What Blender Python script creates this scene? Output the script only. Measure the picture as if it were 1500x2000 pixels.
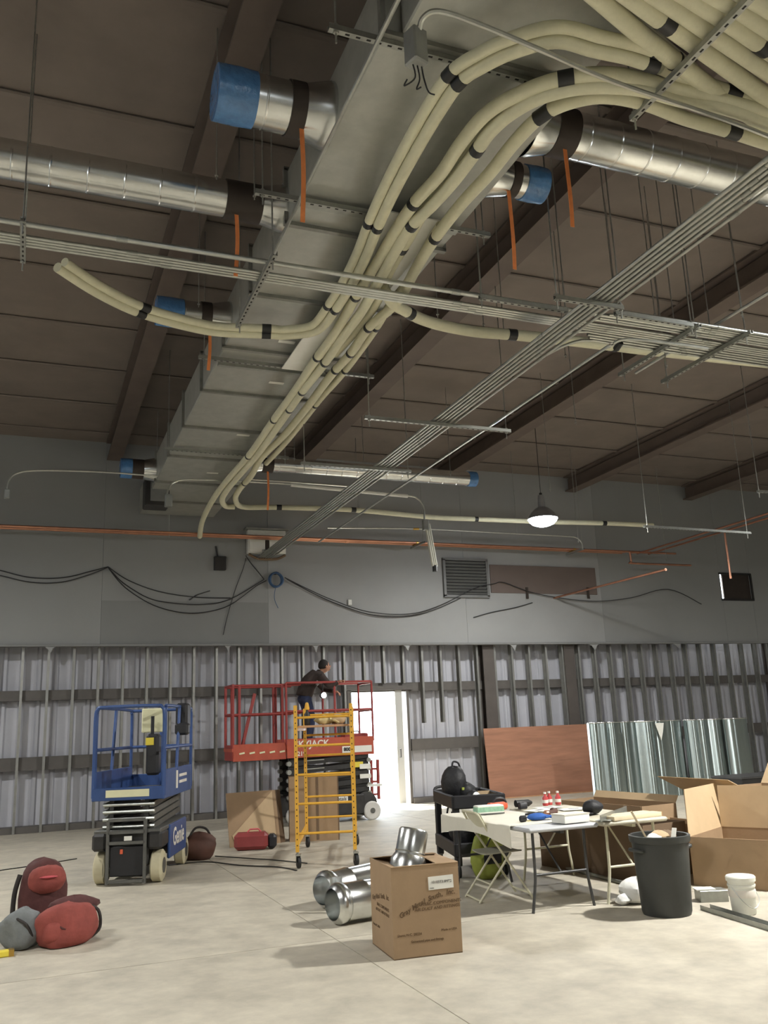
import bpy, math, random
from mathutils import Vector, Matrix, Euler
random.seed(7)
for o in list(bpy.data.objects): bpy.data.objects.remove(o)
scn = bpy.context.scene
COL = scn.collection
PI = math.pi

# ------------------------------------------------------------------ camera
FPX, CAMH = 1726.0, 1.7
_p, _y, _r = 0.23825052, 0.38652647, 0.04126071
_f = Vector((math.sin(_y)*math.cos(_p), math.cos(_y)*math.cos(_p), math.sin(_p)))
_rt = Vector((math.cos(_y), -math.sin(_y), 0)); _dn = _f.cross(_rt)
RT = math.cos(_r)*_rt + math.sin(_r)*_dn
DN = -math.sin(_r)*_rt + math.cos(_r)*_dn
FW = _f
cd = bpy.data.cameras.new('camera'); cam = bpy.data.objects.new('camera', cd); COL.objects.link(cam)
cam.matrix_world = Matrix(((RT.x, -DN.x, -FW.x, 0), (RT.y, -DN.y, -FW.y, 0), (RT.z, -DN.z, -FW.z, CAMH), (0, 0, 0, 1)))
cd.sensor_fit = 'HORIZONTAL'; cd.sensor_width = 36; cd.lens = 36*FPX/1500; cd.clip_end = 300
scn.camera = cam

# ------------------------------------------------------------------ sky, sun, exposure
w = bpy.data.worlds.new('sky'); scn.world = w; w.use_nodes = True
bg = w.node_tree.nodes['Background']; bg.inputs[0].default_value = (0.80, 0.90, 1.0, 1); bg.inputs[1].default_value = 9.0
sd = bpy.data.lights.new('sun', 'SUN'); sd.energy = 26; sd.angle = 0.01; sd.color = (1, 0.95, 0.86)
sun = bpy.data.objects.new('sun', sd); COL.objects.link(sun)
sun.rotation_euler = Vector((0.28, -0.62, -0.85)).to_track_quat('-Z', 'Y').to_euler()
sun.location = (6, 40, 30)
vs = scn.view_settings
vs.view_transform = 'Standard'; vs.look = 'None'; vs.gamma = 1; vs.use_curve_mapping = False; vs.exposure = 0.36
LAMP_W = 190

# ------------------------------------------------------------------ pixel of the photograph -> point in the room
def ray(px, py): return RT*((px-750)/FPX) + DN*((py-1000)/FPX) + FW
def gz(px, py, Z=0.0):
    d = ray(px, py); t = (Z-CAMH)/d.z; return Vector((d.x*t, d.y*t, Z))
def gy(px, py, Y):
    d = ray(px, py); t = Y/d.y; return Vector((d.x*t, Y, CAMH+d.z*t))

# ------------------------------------------------------------------ materials
def lin(c): return tuple(((v/255)/12.92 if v/255 <= 0.04045 else ((v/255+0.055)/1.055)**2.4) for v in c)
MATS = {}
def mat(name, rgb, rough=0.6, metal=0.0, var=0.12, scale=6.0, bump=0.0, bscale=40.0, spec=0.5, rvar=0.0, stretch=None, rgb2=None, coord='Object'):
    m = bpy.data.materials.new(name); m.use_nodes = True; nt = m.node_tree; N = nt.nodes; L = nt.links
    b = N['Principled BSDF']; c = lin(rgb)
    tc = N.new('ShaderNodeTexCoord'); mp = N.new('ShaderNodeMapping'); L.new(tc.outputs[coord], mp.inputs[0])
    if stretch: mp.inputs['Scale'].default_value = stretch
    nz = N.new('ShaderNodeTexNoise'); nz.inputs['Scale'].default_value = scale; nz.inputs['Detail'].default_value = 6; nz.inputs['Roughness'].default_value = 0.62
    L.new(mp.outputs[0], nz.inputs['Vector'])
    rp = N.new('ShaderNodeValToRGB')
    c2 = lin(rgb2) if rgb2 else tuple(min(1, v*(1+var)) for v in c)
    rp.color_ramp.elements[0].color = (*[v*(1-var) for v in c], 1); rp.color_ramp.elements[1].color = (*c2, 1)
    rp.color_ramp.elements[0].position = 0.3; rp.color_ramp.elements[1].position = 0.72
    L.new(nz.outputs[0], rp.inputs[0]); L.new(rp.outputs[0], b.inputs['Base Color'])
    b.inputs['Roughness'].default_value = rough; b.inputs['Metallic'].default_value = metal
    b.inputs['Specular IOR Level'].default_value = spec
    if rvar:
        mr = N.new('ShaderNodeMapRange'); mr.inputs[3].default_value = rough-rvar; mr.inputs[4].default_value = rough+rvar
        L.new(nz.outputs[0], mr.inputs[0]); L.new(mr.outputs[0], b.inputs['Roughness'])
    if bump:
        n2 = N.new('ShaderNodeTexNoise'); n2.inputs['Scale'].default_value = bscale; n2.inputs['Detail'].default_value = 4
        L.new(mp.outputs[0], n2.inputs['Vector'])
        bp = N.new('ShaderNodeBump'); bp.inputs['Strength'].default_value = bump; bp.inputs['Distance'].default_value = 0.02
        L.new(n2.outputs[0], bp.inputs['Height']); L.new(bp.outputs[0], b.inputs['Normal'])
    MATS[name] = m; return m
def emit(name, rgb, strength):
    m = bpy.data.materials.new(name); m.use_nodes = True; b = m.node_tree.nodes['Principled BSDF']
    b.inputs['Base Color'].default_value = (*rgb, 1); b.inputs['Emission Color'].default_value = (*rgb, 1); b.inputs['Emission Strength'].default_value = strength
    MATS[name] = m; return m
M = MATS
mat('concrete', (182, 175, 159), 0.62, spec=0.3, var=0.2, scale=0.55, bump=0.12, bscale=60, rvar=0.12, coord='Generated', stretch=(30, 30, 1))
mat('joint', (70, 66, 60), 0.9)
mat('outside_ground', (205, 200, 190), 0.8, scale=2)
mat('drywall', (138, 139, 138), 0.75, var=0.06, scale=0.5, bump=0.05)
mat('drywall_primer', (150, 151, 150), 0.75, var=0.06, scale=0.6)
mat('drywall_bare', (126, 127, 126), 0.8, var=0.06, scale=0.6)
mat('siding', (186, 187, 194), 0.55, var=0.07, scale=1.3, bump=0.25, bscale=7)
mat('girt_paint', (92, 88, 84), 0.55, var=0.15, scale=3)
mat('column_paint', (84, 78, 74), 0.55, var=0.15, scale=2)
mat('stud_steel', (150, 150, 146), 0.4, 0.75, var=0.12, scale=5)
mat('ceiling_insulation', (120, 110, 102), 0.85, var=0.12, scale=1.2, bump=0.3, bscale=5)
mat('roof_beam', (98, 86, 78), 0.7, var=0.15, scale=2)
mat('purlin_paint', (114, 104, 96), 0.7, var=0.12, scale=2)
mat('side_wall', (186, 186, 182), 0.8, var=0.06, scale=0.5)
mat('duct_galv', (172, 173, 166), 0.48, 0.55, var=0.1, scale=5, bump=0.06, bscale=8)
mat('flange_galv', (140, 140, 134), 0.5, 0.6, var=0.15, scale=9)
mat('spiral_galv', (218, 220, 218), 0.24, 1.0, var=0.07, scale=9)
mat('sheet_galv', (172, 184, 184), 0.30, 1.0, var=0.08, scale=3, stretch=(4, 4, 0.4))
_b = MATS['sheet_galv'].node_tree.nodes['Principled BSDF']; _t = MATS['sheet_galv'].node_tree.nodes.new('ShaderNodeTangent')
_t.direction_type = 'RADIAL'; _t.axis = 'Z'; MATS['sheet_galv'].node_tree.links.new(_t.outputs[0], _b.inputs['Tangent'])   # rolled metal smears highlights along its height
_b.inputs['Anisotropic'].default_value = 0.92; _b.inputs['Anisotropic Rotation'].default_value = 0.25
mat('strut_galv', (160, 162, 156), 0.42, 0.7, var=0.12, scale=14)
mat('rod_zinc', (168, 168, 162), 0.38, 0.8, var=0.15, scale=30)
mat('emt', (182, 184, 178), 0.33, 0.85, var=0.1, scale=12)
mat('slot', (36, 34, 32), 0.9)
mat('foam', (204, 201, 174), 0.8, var=0.06, scale=9, bump=0.15, bscale=30)
mat('foam_grey', (190, 190, 178), 0.8, var=0.06, scale=9)
mat('tape_black', (30, 31, 31), 0.45, var=0.2, scale=20)
mat('copper', (196, 142, 116), 0.3, 0.9, var=0.14, scale=4)
mat('brass', (196, 160, 84), 0.28, 0.95)
mat('orange_strap', (236, 144, 84), 0.7, var=0.1, scale=15)
mat('blue_film', (72, 120, 170), 0.25, 0.0, var=0.22, scale=9, bump=0.5, bscale=18, spec=0.8)
mat('collar_dark', (58, 50, 44), 0.6, 0.2)
mat('white_paint', (222, 222, 216), 0.5, var=0.05)
mat('box_steel', (150, 152, 148), 0.45, 0.6, var=0.1)
mat('cable_black', (38, 38, 40), 0.6)
mat('cable_blue', (62, 92, 128), 0.5)
mat('plywood', (160, 114, 90), 0.65, var=0.22, scale=3.0, stretch=(0.35, 1, 3.2), bump=0.05)
mat('plywood_dull', (104, 92, 86), 0.8, var=0.1, scale=1)
mat('plywood_edge', (196, 152, 112), 0.7)
mat('louver_grey', (112, 113, 112), 0.55, 0.2, var=0.08)
mat('dark_metal', (52, 51, 50), 0.5, 0.4, var=0.15)
mat('black_plastic', (34, 34, 37), 0.5, var=0.15, scale=8)
mat('can_plastic', (54, 56, 54), 0.55, var=0.12, scale=6)
mat('lift_blue', (54, 80, 132), 0.4, var=0.12, scale=5)
mat('lift_grey', (104, 104, 100), 0.5, 0.4, var=0.2, scale=8)
mat('lift_dark', (54, 53, 52), 0.55, 0.25, var=0.25, scale=8)
mat('tyre_beige', (196, 188, 158), 0.8, var=0.1)
mat('tyre_white', (205, 203, 198), 0.75, var=0.06)
mat('lift_red', (180, 82, 60), 0.42, var=0.12, scale=6)
mat('rail_red', (150, 58, 54), 0.45, var=0.12, scale=6)
mat('label_white', (232, 231, 222), 0.6, var=0.03)
mat('label_cream', (226, 224, 186), 0.6, var=0.05)
mat('label_yellow', (226, 206, 70), 0.6, var=0.05)
mat('print_black', (40, 38, 36), 0.8)
mat('print_grey', (96, 94, 92), 0.8)
mat('print_brown', (104, 82, 58), 0.8)
mat('print_white', (228, 222, 212), 0.7)
mat('scaffold_yellow', (226, 172, 62), 0.45, var=0.1, scale=8)
mat('caster_black', (36, 36, 36), 0.6)
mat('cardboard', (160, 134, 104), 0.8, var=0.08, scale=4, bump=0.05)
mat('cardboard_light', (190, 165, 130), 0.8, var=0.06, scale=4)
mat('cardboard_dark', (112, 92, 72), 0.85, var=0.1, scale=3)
mat('tool_red', (140, 60, 60), 0.5, var=0.14)
mat('bag_red', (142, 70, 62), 0.85, var=0.2, scale=9, bump=0.35, bscale=14)
mat('bag_maroon', (82, 46, 44), 0.85, var=0.2, scale=9, bump=0.35, bscale=14)
mat('bag_dark', (52, 48, 46), 0.85, var=0.2, scale=9, bump=0.35, bscale=14)
mat('bag_grey', (118, 122, 122), 0.85, var=0.18, scale=10, bump=0.4, bscale=16)
mat('bag_black', (30, 30, 33), 0.6, var=0.3, scale=10, bump=0.5, bscale=16)
mat('bag_lime', (156, 166, 74), 0.6, var=0.15, scale=9, bump=0.3, bscale=14)
mat('brown_leather', (92, 62, 52), 0.7, var=0.2, scale=7)
mat('cloth_white', (218, 214, 200), 0.85, var=0.04, scale=6)
mat('table_grey', (176, 178, 180), 0.5, var=0.05)
mat('table_leg', (74, 74, 74), 0.45, 0.4)
mat('table_beige', (190, 184, 164), 0.6, var=0.06)
mat('chair_beige', (206, 202, 176), 0.45, var=0.05)
mat('chair_seat', (150, 148, 132), 0.55, var=0.06)
mat('wood_pale', (212, 196, 164), 0.7, var=0.1, stretch=(1, 6, 6))
mat('plastic_white', (226, 226, 222), 0.4, var=0.04, bump=0.3, bscale=12)
mat('bucket_white', (222, 222, 212), 0.45, var=0.05)
mat('glove_blue', (46, 92, 168), 0.8, var=0.15)
mat('orange_tool', (212, 96, 62), 0.55)
mat('green_print', (146, 186, 158), 0.6, var=0.2, scale=30)
mat('red_bottle', (190, 70, 70), 0.35, var=0.2)
mat('jacket', (58, 48, 44), 0.9, var=0.2, scale=12, bump=0.2, bscale=25)
mat('jeans', (48, 56, 84), 0.9, var=0.15, scale=14)
mat('skin', (168, 122, 98), 0.55, var=0.06)
mat('hair_dark', (34, 28, 26), 0.8)
mat('shirt_grey', (140, 138, 140), 0.85)
mat('boot', (66, 50, 40), 0.7)
mat('tan_glove', (206, 190, 140), 0.85, var=0.12)
mat('crimson_trim', (200, 90, 96), 0.6)
emit('led_lens', (0.90, 0.95, 1.0), 78)
emit('led_work', (1, 1, 1), 14)
mat('lamp_housing', (150, 152, 156), 0.4, 0.5)

# ------------------------------------------------------------------ mesh helpers
def ortho(d):
    d = d.normalized(); a = Vector((0, 0, 1)) if abs(d.z) < 0.95 else Vector((1, 0, 0))
    u = d.cross(a).normalized(); return u, u.cross(d).normalized()
class MB:
    def __init__(s): s.v = []; s.f = []
    def add(s, vs, fs, mx=None):
        n = len(s.v)
        s.v += [tuple(mx @ Vector(v)) if mx else tuple(v) for v in vs]
        s.f += [tuple(i+n for i in f) for f in fs]; return s
    def box(s, c, d, rz=0, rx=0, ry=0, ch=0.0):
        x, y, z = d[0]/2, d[1]/2, d[2]/2
        mx = Matrix.Translation(c) @ Euler((rx, ry, rz)).to_matrix().to_4x4()
        if ch <= 0:
            vs = [(a*x, b*y, e*z) for a in (-1, 1) for b in (-1, 1) for e in (-1, 1)]
            return s.add(vs, [(0, 1, 3, 2), (4, 6, 7, 5), (0, 4, 5, 1), (2, 3, 7, 6), (0, 2, 6, 4), (1, 5, 7, 3)], mx)
        c_ = min(ch, x*0.9, y*0.9, z*0.9); vs = []; idx = {}
        for a in (-1, 1):
            for b in (-1, 1):
                for e in (-1, 1):
                    for k, q in enumerate(((x, y-c_, z-c_), (x-c_, y, z-c_), (x-c_, y-c_, z))):
                        idx[a, b, e, k] = len(vs); vs.append((a*q[0], b*q[1], e*q[2]))
        fs = []
        for k in range(3):
            for sg in (-1, 1):
                q = []
                for (p1, p2) in ((-1, -1), (1, -1), (1, 1), (-1, 1)):
                    t = [p1, p2]; t.insert(k, sg); q.append(idx[t[0], t[1], t[2], k])
                fs.append(tuple(q))
        for k in range(3):
            o1, o2 = [i for i in range(3) if i != k]
            for p1 in (-1, 1):
                for p2 in (-1, 1):
                    q = []
                    for (sg, w_) in ((-1, o1), (1, o1), (1, o2), (-1, o2)):
                        t = [0, 0, 0]; t[k] = sg; t[o1] = p1; t[o2] = p2; q.append(idx[t[0], t[1], t[2], w_])
                    fs.append(tuple(q))
        for a in (-1, 1):
            for b in (-1, 1):
                for e in (-1, 1): fs.append(tuple(idx[a, b, e, k] for k in range(3)))
        return s.add(vs, fs, mx)
    def bar(s, a, b, w_, h, up=(0, 0, 1)):
        a = Vector(a); b = Vector(b); d = (b-a).normalized(); up = Vector(up)
        if abs(d.dot(up)) > 0.98: up = Vector((0, 1, 0))
        u = d.cross(up).normalized(); t = u.cross(d).normalized(); vs = []
        for p in (a, b):
            for (i, j) in ((-1, -1), (1, -1), (1, 1), (-1, 1)): vs.append(p+u*(i*w_/2)+t*(j*h/2))
        return s.add(vs, [(0, 3, 2, 1), (4, 5, 6, 7), (0, 1, 5, 4), (1, 2, 6, 5), (2, 3, 7, 6), (3, 0, 4, 7)])
    def tube(s, pts, r, n=8, cap=True, prof=None):
        pts = [Vector(p) for p in pts]; k = len(pts); rs = r if isinstance(r, (list, tuple)) else [r]*k
        d0 = (pts[1]-pts[0]).normalized(); u, t = ortho(d0); vs = []
        for i, p in enumerate(pts):
            d = (pts[min(i+1, k-1)]-pts[max(i-1, 0)]).normalized()
            u = (u-d*u.dot(d)).normalized(); t = d.cross(u)
            for j in range(n):
                a = 2*PI*j/n; vs.append(p+(u*math.cos(a)+t*math.sin(a))*rs[i])
        fs = [(i*n+j, i*n+(j+1) % n, (i+1)*n+(j+1) % n, (i+1)*n+j) for i in range(k-1) for j in range(n)]
        if cap: fs += [tuple(range(n-1, -1, -1)), tuple(range((k-1)*n, k*n))]
        return s.add(vs, fs)
    def lathe(s, prof, n=20, o=(0, 0, 0), ax=(0, 0, 1), sx=1, sy=1):
        ax = Vector(ax).normalized(); u, t = ortho(ax); o = Vector(o); vs = []
        for (r, z) in prof:
            for j in range(n):
                a = 2*PI*j/n; vs.append(o+ax*z+(u*math.cos(a)*sx+t*math.sin(a)*sy)*r)
        k = len(prof)
        fs = [(i*n+j, i*n+(j+1) % n, (i+1)*n+(j+1) % n, (i+1)*n+j) for i in range(k-1) for j in range(n)]
        if prof[0][0] > 1e-4: fs.append(tuple(range(n-1, -1, -1)))
        if prof[-1][0] > 1e-4: fs.append(tuple(range((k-1)*n, k*n)))
        return s.add(vs, fs)
    def shell(s, prof, n=20, o=(0, 0, 0), ax=(0, 0, 1)):
        ax = Vector(ax).normalized(); u, t = ortho(ax); o = Vector(o); k = len(prof)
        vs = [o+ax*z+(u*math.cos(2*PI*j/n)+t*math.sin(2*PI*j/n))*r for (r, z) in prof for j in range(n)]
        return s.add(vs, [(i*n+j, i*n+(j+1) % n, (i+1)*n+(j+1) % n, (i+1)*n+j) for i in range(k-1) for j in range(n)])
    def prism(s, poly, h, mx=None):
        n = len(poly); vs = [(x, y, 0) for x, y in poly]+[(x, y, h) for x, y in poly]
        return s.add(vs, [tuple(range(n-1, -1, -1)), tuple(range(n, 2*n))]+[(i, (i+1) % n, n+(i+1) % n, n+i) for i in range(n)], mx)
    def grid(s, fn, nu, nv, th=0.0):
        P = [[Vector(fn(i/nu, j/nv)) for j in range(nv+1)] for i in range(nu+1)]
        w_ = nv+1; vs = [p for r in P for p in r]
        fs = [(i*w_+j, (i+1)*w_+j, (i+1)*w_+j+1, i*w_+j+1) for i in range(nu) for j in range(nv)]
        if th:
            nv_ = []
            for i in range(nu+1):
                for j in range(nv+1):
                    du = P[min(i+1, nu)][j]-P[max(i-1, 0)][j]; dv = P[i][min(j+1, nv)]-P[i][max(j-1, 0)]
                    nn = du.cross(dv); nn = nn.normalized() if nn.length > 1e-9 else Vector((0, 0, 1))
                    nv_.append(P[i][j]-nn*th)
            b = len(vs); vs += nv_
            fs += [tuple(b+q for q in reversed(f)) for f in fs]
            ed = [i*w_ for i in range(nu+1)]+[nu*w_+j for j in range(1, nv+1)]+[i*w_+nv for i in range(nu-1, -1, -1)]+[j for j in range(nv-1, 0, -1)]
            for q in range(len(ed)): a, c = ed[q], ed[(q+1) % len(ed)]; fs.append((c, a, b+a, b+c))
        return s.add(vs, fs)
    def blob(s, c, d, seed=0, amp=0.12, n=14, m=9, flat=0.0, pw=1.0, rz=0):
        rnd = random.Random(seed); ph = [rnd.uniform(0, 6.28) for _ in range(8)]; vs = []; cz, sz = math.cos(rz), math.sin(rz)
        for i in range(m+1):
            th = PI*i/m
            for j in range(n):
                a = 2*PI*j/n; k = 1+amp*(math.sin(3*a+ph[0]+2*th)+0.6*math.sin(5*a+ph[1]-3*th)+0.5*math.sin(4*th+ph[2]+a))/2
                sn = math.sin(th)**pw
                x, y, z = sn*math.cos(a)*k, sn*math.sin(a)*k, math.cos(th)*(1+amp*0.4*math.sin(2*a+ph[3]))
                if flat and z < -flat: z = -flat
                x *= d[0]/2; y *= d[1]/2
                vs.append((c[0]+x*cz-y*sz, c[1]+x*sz+y*cz, c[2]+z*d[2]/2))
        return s.add(vs, [(i*n+j, (i+1)*n+j, (i+1)*n+(j+1) % n, i*n+(j+1) % n) for i in range(m) for j in range(n)])
    def mesh(s, name, m, smooth=None, off=None):
        me = bpy.data.meshes.new(name)
        vs = [tuple(Vector(v)-off) for v in s.v] if off is not None else s.v
        me.from_pydata(vs, [], s.f); me.update()
        me.materials.append(M[m] if isinstance(m, str) else m)
        if smooth:
            me.polygons.foreach_set('use_smooth', [True]*len(me.polygons))
            me.set_sharp_from_angle(angle=math.radians(smooth))
        return me
    def build(s, name, m, parent=None, smooth=None, loc=None, local=False):
        """no parent: origin at the base of its bounding box; parent: vertices are in room coordinates unless local"""
        if parent is None:
            xs, ys, zs = zip(*[tuple(v) for v in s.v])
            off = Vector(((min(xs)+max(xs))/2, (min(ys)+max(ys))/2, min(zs)))
            o = bpy.data.objects.new(name, s.mesh(name, m, smooth, off)); o.location = off; COL.objects.link(o)
        else:
            off = None if local else wloc(parent)
            o = bpy.data.objects.new(name, s.mesh(name, m, smooth, off)); o.parent = parent; COL.objects.link(o)
            if loc: o.location = loc
        return o
def wloc(o):
    p = Vector(o.location)
    return p+wloc(o.parent) if o.parent else p
def tag(o, label=None, cat=None, group=None, kind=None):
    if label: o['label'] = label
    if cat: o['category'] = cat
    if group: o['group'] = group
    if kind: o['kind'] = kind
    return o
def E(name, loc, label=None, cat=None, group=None, rz=0, kind=None):
    o = bpy.data.objects.new(name, None); o.empty_display_size = 0.1; COL.objects.link(o); o.location = loc; o.rotation_euler = (0, 0, rz)
    return tag(o, label, cat, group, kind)
def inst(o, parent, loc=(0, 0, 0), rot=None):
    c = o.copy(); COL.objects.link(c); c.parent = parent; c.location = loc
    if rot: c.rotation_euler = rot
    return c
def copy_tree(o, parent=None):
    c = o.copy(); COL.objects.link(c); c.parent = parent
    for ch in o.children: copy_tree(ch, c)
    return c
def smoothpath(pts, per=8):
    P = [Vector(p) for p in pts]; out = []
    for i in range(len(P)-1):
        a, b, c, d = P[max(i-1, 0)], P[i], P[i+1], P[min(i+2, len(P)-1)]
        for k in range(per):
            t = k/per
            out.append(0.5*((2*b)+(c-a)*t+(2*a-5*b+4*c-d)*t*t+(3*b-a-3*c+d)*t**3))
    out.append(P[-1]); return out
_fonts = {}
def text(name, s_, size, m, parent, loc, rot, align='CENTER', shear=0, sx=1.0, bold=0.0):
    cu = bpy.data.curves.new(name, 'FONT'); cu.body = s_; cu.size = size; cu.align_x = align; cu.align_y = 'CENTER'; cu.shear = shear; cu.offset = bold; cu.extrude = 0.0008; cu.resolution_u = 3
    t = bpy.data.objects.new(name, cu); COL.objects.link(t)
    dg = bpy.context.evaluated_depsgraph_get(); me = bpy.data.meshes.new_from_object(t.evaluated_get(dg))
    bpy.data.objects.remove(t); me.materials.clear(); me.materials.append(M[m])
    o = bpy.data.objects.new(name, me); COL.objects.link(o); o.parent = parent; o.location = loc; o.rotation_euler = rot; o.scale = (sx, 1, 1)
    return o
#SECTION structure
XL, XR, YF, YB, ZC = -7.0, 26.0, -8.0, 19.0, 7.85
# floor: slabs with recessed saw-cut joints
fl = E('floor', (0, 0, 0), kind='structure')
xs = [XL, -2.0, 2.5, 7.0, 11.5, 16.0, 20.5, XR]; ys = [YF, -1.4, 3.1, 7.6, 12.1, 16.6, 19.45]
for i in range(len(xs)-1):
    for j in range(len(ys)-1):
        g = 0.004
        MB().box(((xs[i]+xs[i+1])/2, (ys[j]+ys[j+1])/2, -0.06), (xs[i+1]-xs[i]-2*g, ys[j+1]-ys[j]-2*g, 0.12)).build('slab', 'concrete', fl)
MB().box(((XL+XR)/2, (YF+19.45)/2, -0.16), (XR-XL+0.6, 19.45-YF+0.6, 0.14)).build('subfloor', 'joint', fl)
tag(MB().box((9, 34, -0.12), (70, 29, 0.16)).build('pavement', 'outside_ground'), 'bright pale paving outside the open doorway', 'pavement', kind='structure')
# ceiling with frame beams (along Y) and purlins (along X)
ce = E('ceiling', (0, 0, ZC), kind='structure')
MB().box(((XL+XR)/2, (YF+19.3)/2, ZC+0.15), (XR-XL+0.6, 19.3-YF+0.6, 0.3)).build('ceiling_deck', 'ceiling_insulation', ce)
for x in (-6.1, -2.3, 1.5, 5.5, 9.15, 12.9, 16.7, 20.5):
    b = MB(); b.box((x, (YF+18.8)/2, ZC-0.22), (0.09, 18.8-YF, 0.30)); b.box((x, (YF+18.8)/2, ZC-0.40), (0.30, 18.8-YF, 0.03)); b.box((x, (YF+18.8)/2, ZC-0.03), (0.34, 18.8-YF, 0.03))
    b.build('rafter', 'roof_beam', ce)
for k in range(16):
    y = -7+k*1.68
    MB().box(((XL+XR)/2, y, ZC-0.02), (XR-XL, 0.09, 0.04), ch=0.015).build('purlin', 'purlin_paint', ce)
# plain walls that close the hall outside the frame
for nm, c, d in (('wall_left', (XL-0.1, (YF+YB)/2, ZC/2), (0.2, YB-YF+0.8, ZC)), ('wall_right', (XR+0.1, (YF+YB)/2, ZC/2), (0.2, YB-YF+0.8, ZC)), ('wall_front', ((XL+XR)/2, YF-0.1, ZC/2), (XR-XL, 0.2, ZC))):
    tag(MB().box(c, d).build(nm, 'side_wall'), kind='structure')

# back wall: drywall above, bare studs, girts and ribbed siding below
wb = E('wall_back', (0, 19.0, 0), kind='structure')
ZD = 3.56
VX0, VX1, VZ0, VZ1 = 17.55, 18.6, 4.7, 5.42          # opening of the wall vent
def dry(x0, x1, z0, z1, m='drywall'):
    if x1 > x0 and z1 > z0: MB().box(((x0+x1)/2, 18.92, (z0+z1)/2), (x1-x0-0.004, 0.1, z1-z0)).build('drywall_panel', m, wb)
dry(XL, 1.35, ZD, ZC); dry(1.35, 4.85, 4.45, ZC); dry(1.35, 4.85, ZD, 4.45, 'drywall_bare'); dry(4.85, 9.7, ZD, ZC, 'drywall_primer'); dry(9.7, 13.6, ZD, ZC, 'drywall_primer'); dry(13.6, VX0, ZD, ZC)
dry(VX0, VX1, ZD, VZ0); dry(VX0, VX1, VZ1, ZC); dry(VX1, XR, ZD, ZC)
b = MB(); b.box(((XL+XR)/2, 18.885, ZD-0.03), (XR-XL, 0.19, 0.04)); b.box(((XL+XR)/2, 19.06, ZD+0.05), (XR-XL, 0.03, 0.1)); b.build('drywall_edge_bead', 'drywall_bare', wb)
rnd = random.Random(3)
for x, w_ in ((8.1, 0.3), (10.9, 0.36), (3.95, 0.2), (13.2, 0.5), (5.9, 0.25), (0.4, 0.3), (15.8, 0.4)):   # ragged torn paper hanging from the cut edge
    pl = [(-w_/2, 0), (w_/2, 0), (w_*0.2, -0.05), (w_*0.05, -0.15-0.05*rnd.random()), (-w_*0.15, -0.06)]
    MB().prism(pl, 0.012, Matrix.Translation((x, 18.83, ZD-0.03)) @ Matrix.Rotation(PI/2, 4, 'X')).build('torn_drywall', 'drywall_primer', wb)
# siding panels (ribbed), 0.96 m each, around the doorway
DX0, DX1, DZ = 6.80, 8.16, 2.52
def siding_mesh(z0, z1, wd=0.96):
    prof = []
    for k in range(3):
        x = k*wd/3
        prof += [(x, 0), (x+0.10, 0), (x+0.135, 0.045), (x+0.185, 0.045), (x+0.22, 0)]
    prof.append((wd, 0)); vs = []; n = len(prof)
    for (x, y) in prof: vs += [(x, -y, z0), (x, -y, z1)]
    for (x, y) in prof: vs += [(x, -y+0.006, z0), (x, -y+0.006, z1)]
    fs = [(2*i, 2*i+2, 2*i+3, 2*i+1) for i in range(n-1)]+[(2*n+2*i, 2*n+2*i+1, 2*n+2*i+3, 2*n+2*i+2) for i in range(n-1)]
    b = MB(); b.add(vs, fs); return b.mesh('siding_panel', 'siding')
sm_full, sm_top = siding_mesh(0.0, ZC), siding_mesh(DZ, ZC)
def panel(x, me):
    o = bpy.data.objects.new('siding_panel', me); o.parent = wb; COL.objects.link(o); o.location = (x, 0.42, 0)
x = DX0-0.96
while x > XL-1: panel(x, sm_full); x -= 0.96
x = DX1
while x < XR: panel(x, sm_full if not (VX0-0.97 < x < VX1+0.02) else siding_mesh(0, VZ0-0.05)); x += 0.96
x = DX0-0.001
panel(x, siding_mesh(DZ, ZC, DX1-DX0))
for z0, z1 in ((2.48, 2.68), (1.15, 1.40)):
    segs = ((XL, XR),) if z0 > 2 else ((XL, DX0-0.1), (DX1+0.1, XR))
    for (a, c) in segs:
        b = MB(); b.box(((a+c)/2, 19.2, (z0+z1)/2), (c-a, 0.03, z1-z0)); b.box(((a+c)/2, 19.26, z1-0.01), (c-a, 0.16, 0.02)); b.box(((a+c)/2, 19.26, z0+0.01), (c-a, 0.16, 0.02))
        b.build('girt', 'girt_paint', wb)
for (a, c) in ((XL, DX0-0.05), (DX1+0.05, XR)):
    MB().box(((a+c)/2, 19.22, 0.06), (c-a, 0.28, 0.12)).build('base_sill', 'girt_paint', wb)
def stud(x, z0=0.0, z1=3.6, lean=0.0):
    b = MB(); b.box((x+0.045, 19.10, (z0+z1)/2), (0.003, 0.16, z1-z0)); b.box((x+0.022, 19.022, (z0+z1)/2), (0.045, 0.004, z1-z0)); b.box((x+0.022, 19.178, (z0+z1)/2), (0.045, 0.004, z1-z0))
    return b.build('stud', 'stud_steel', wb)
k = 0
x = 0.37-0.48*12
while x < XR:
    if DX0-0.05 < x < DX1+0.05: stud(x, 2.66)
    elif DX1 < x < 9.6: stud(x, 1.75)
    else: stud(x)
    x += 0.48
for x in (-3.4, 10.28, 12.56, 19.2):
    b = MB(); wd = 0.30
    b.box((x, 18.9+0.1, 2.0), (wd, 0.03, 4.0)); b.box((x, 19.12, 2.0), (0.03, 0.22, 4.0)); b.box((x, 19.24, 2.0), (wd, 0.03, 4.0))
    b.build('column', 'column_paint', wb)
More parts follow.
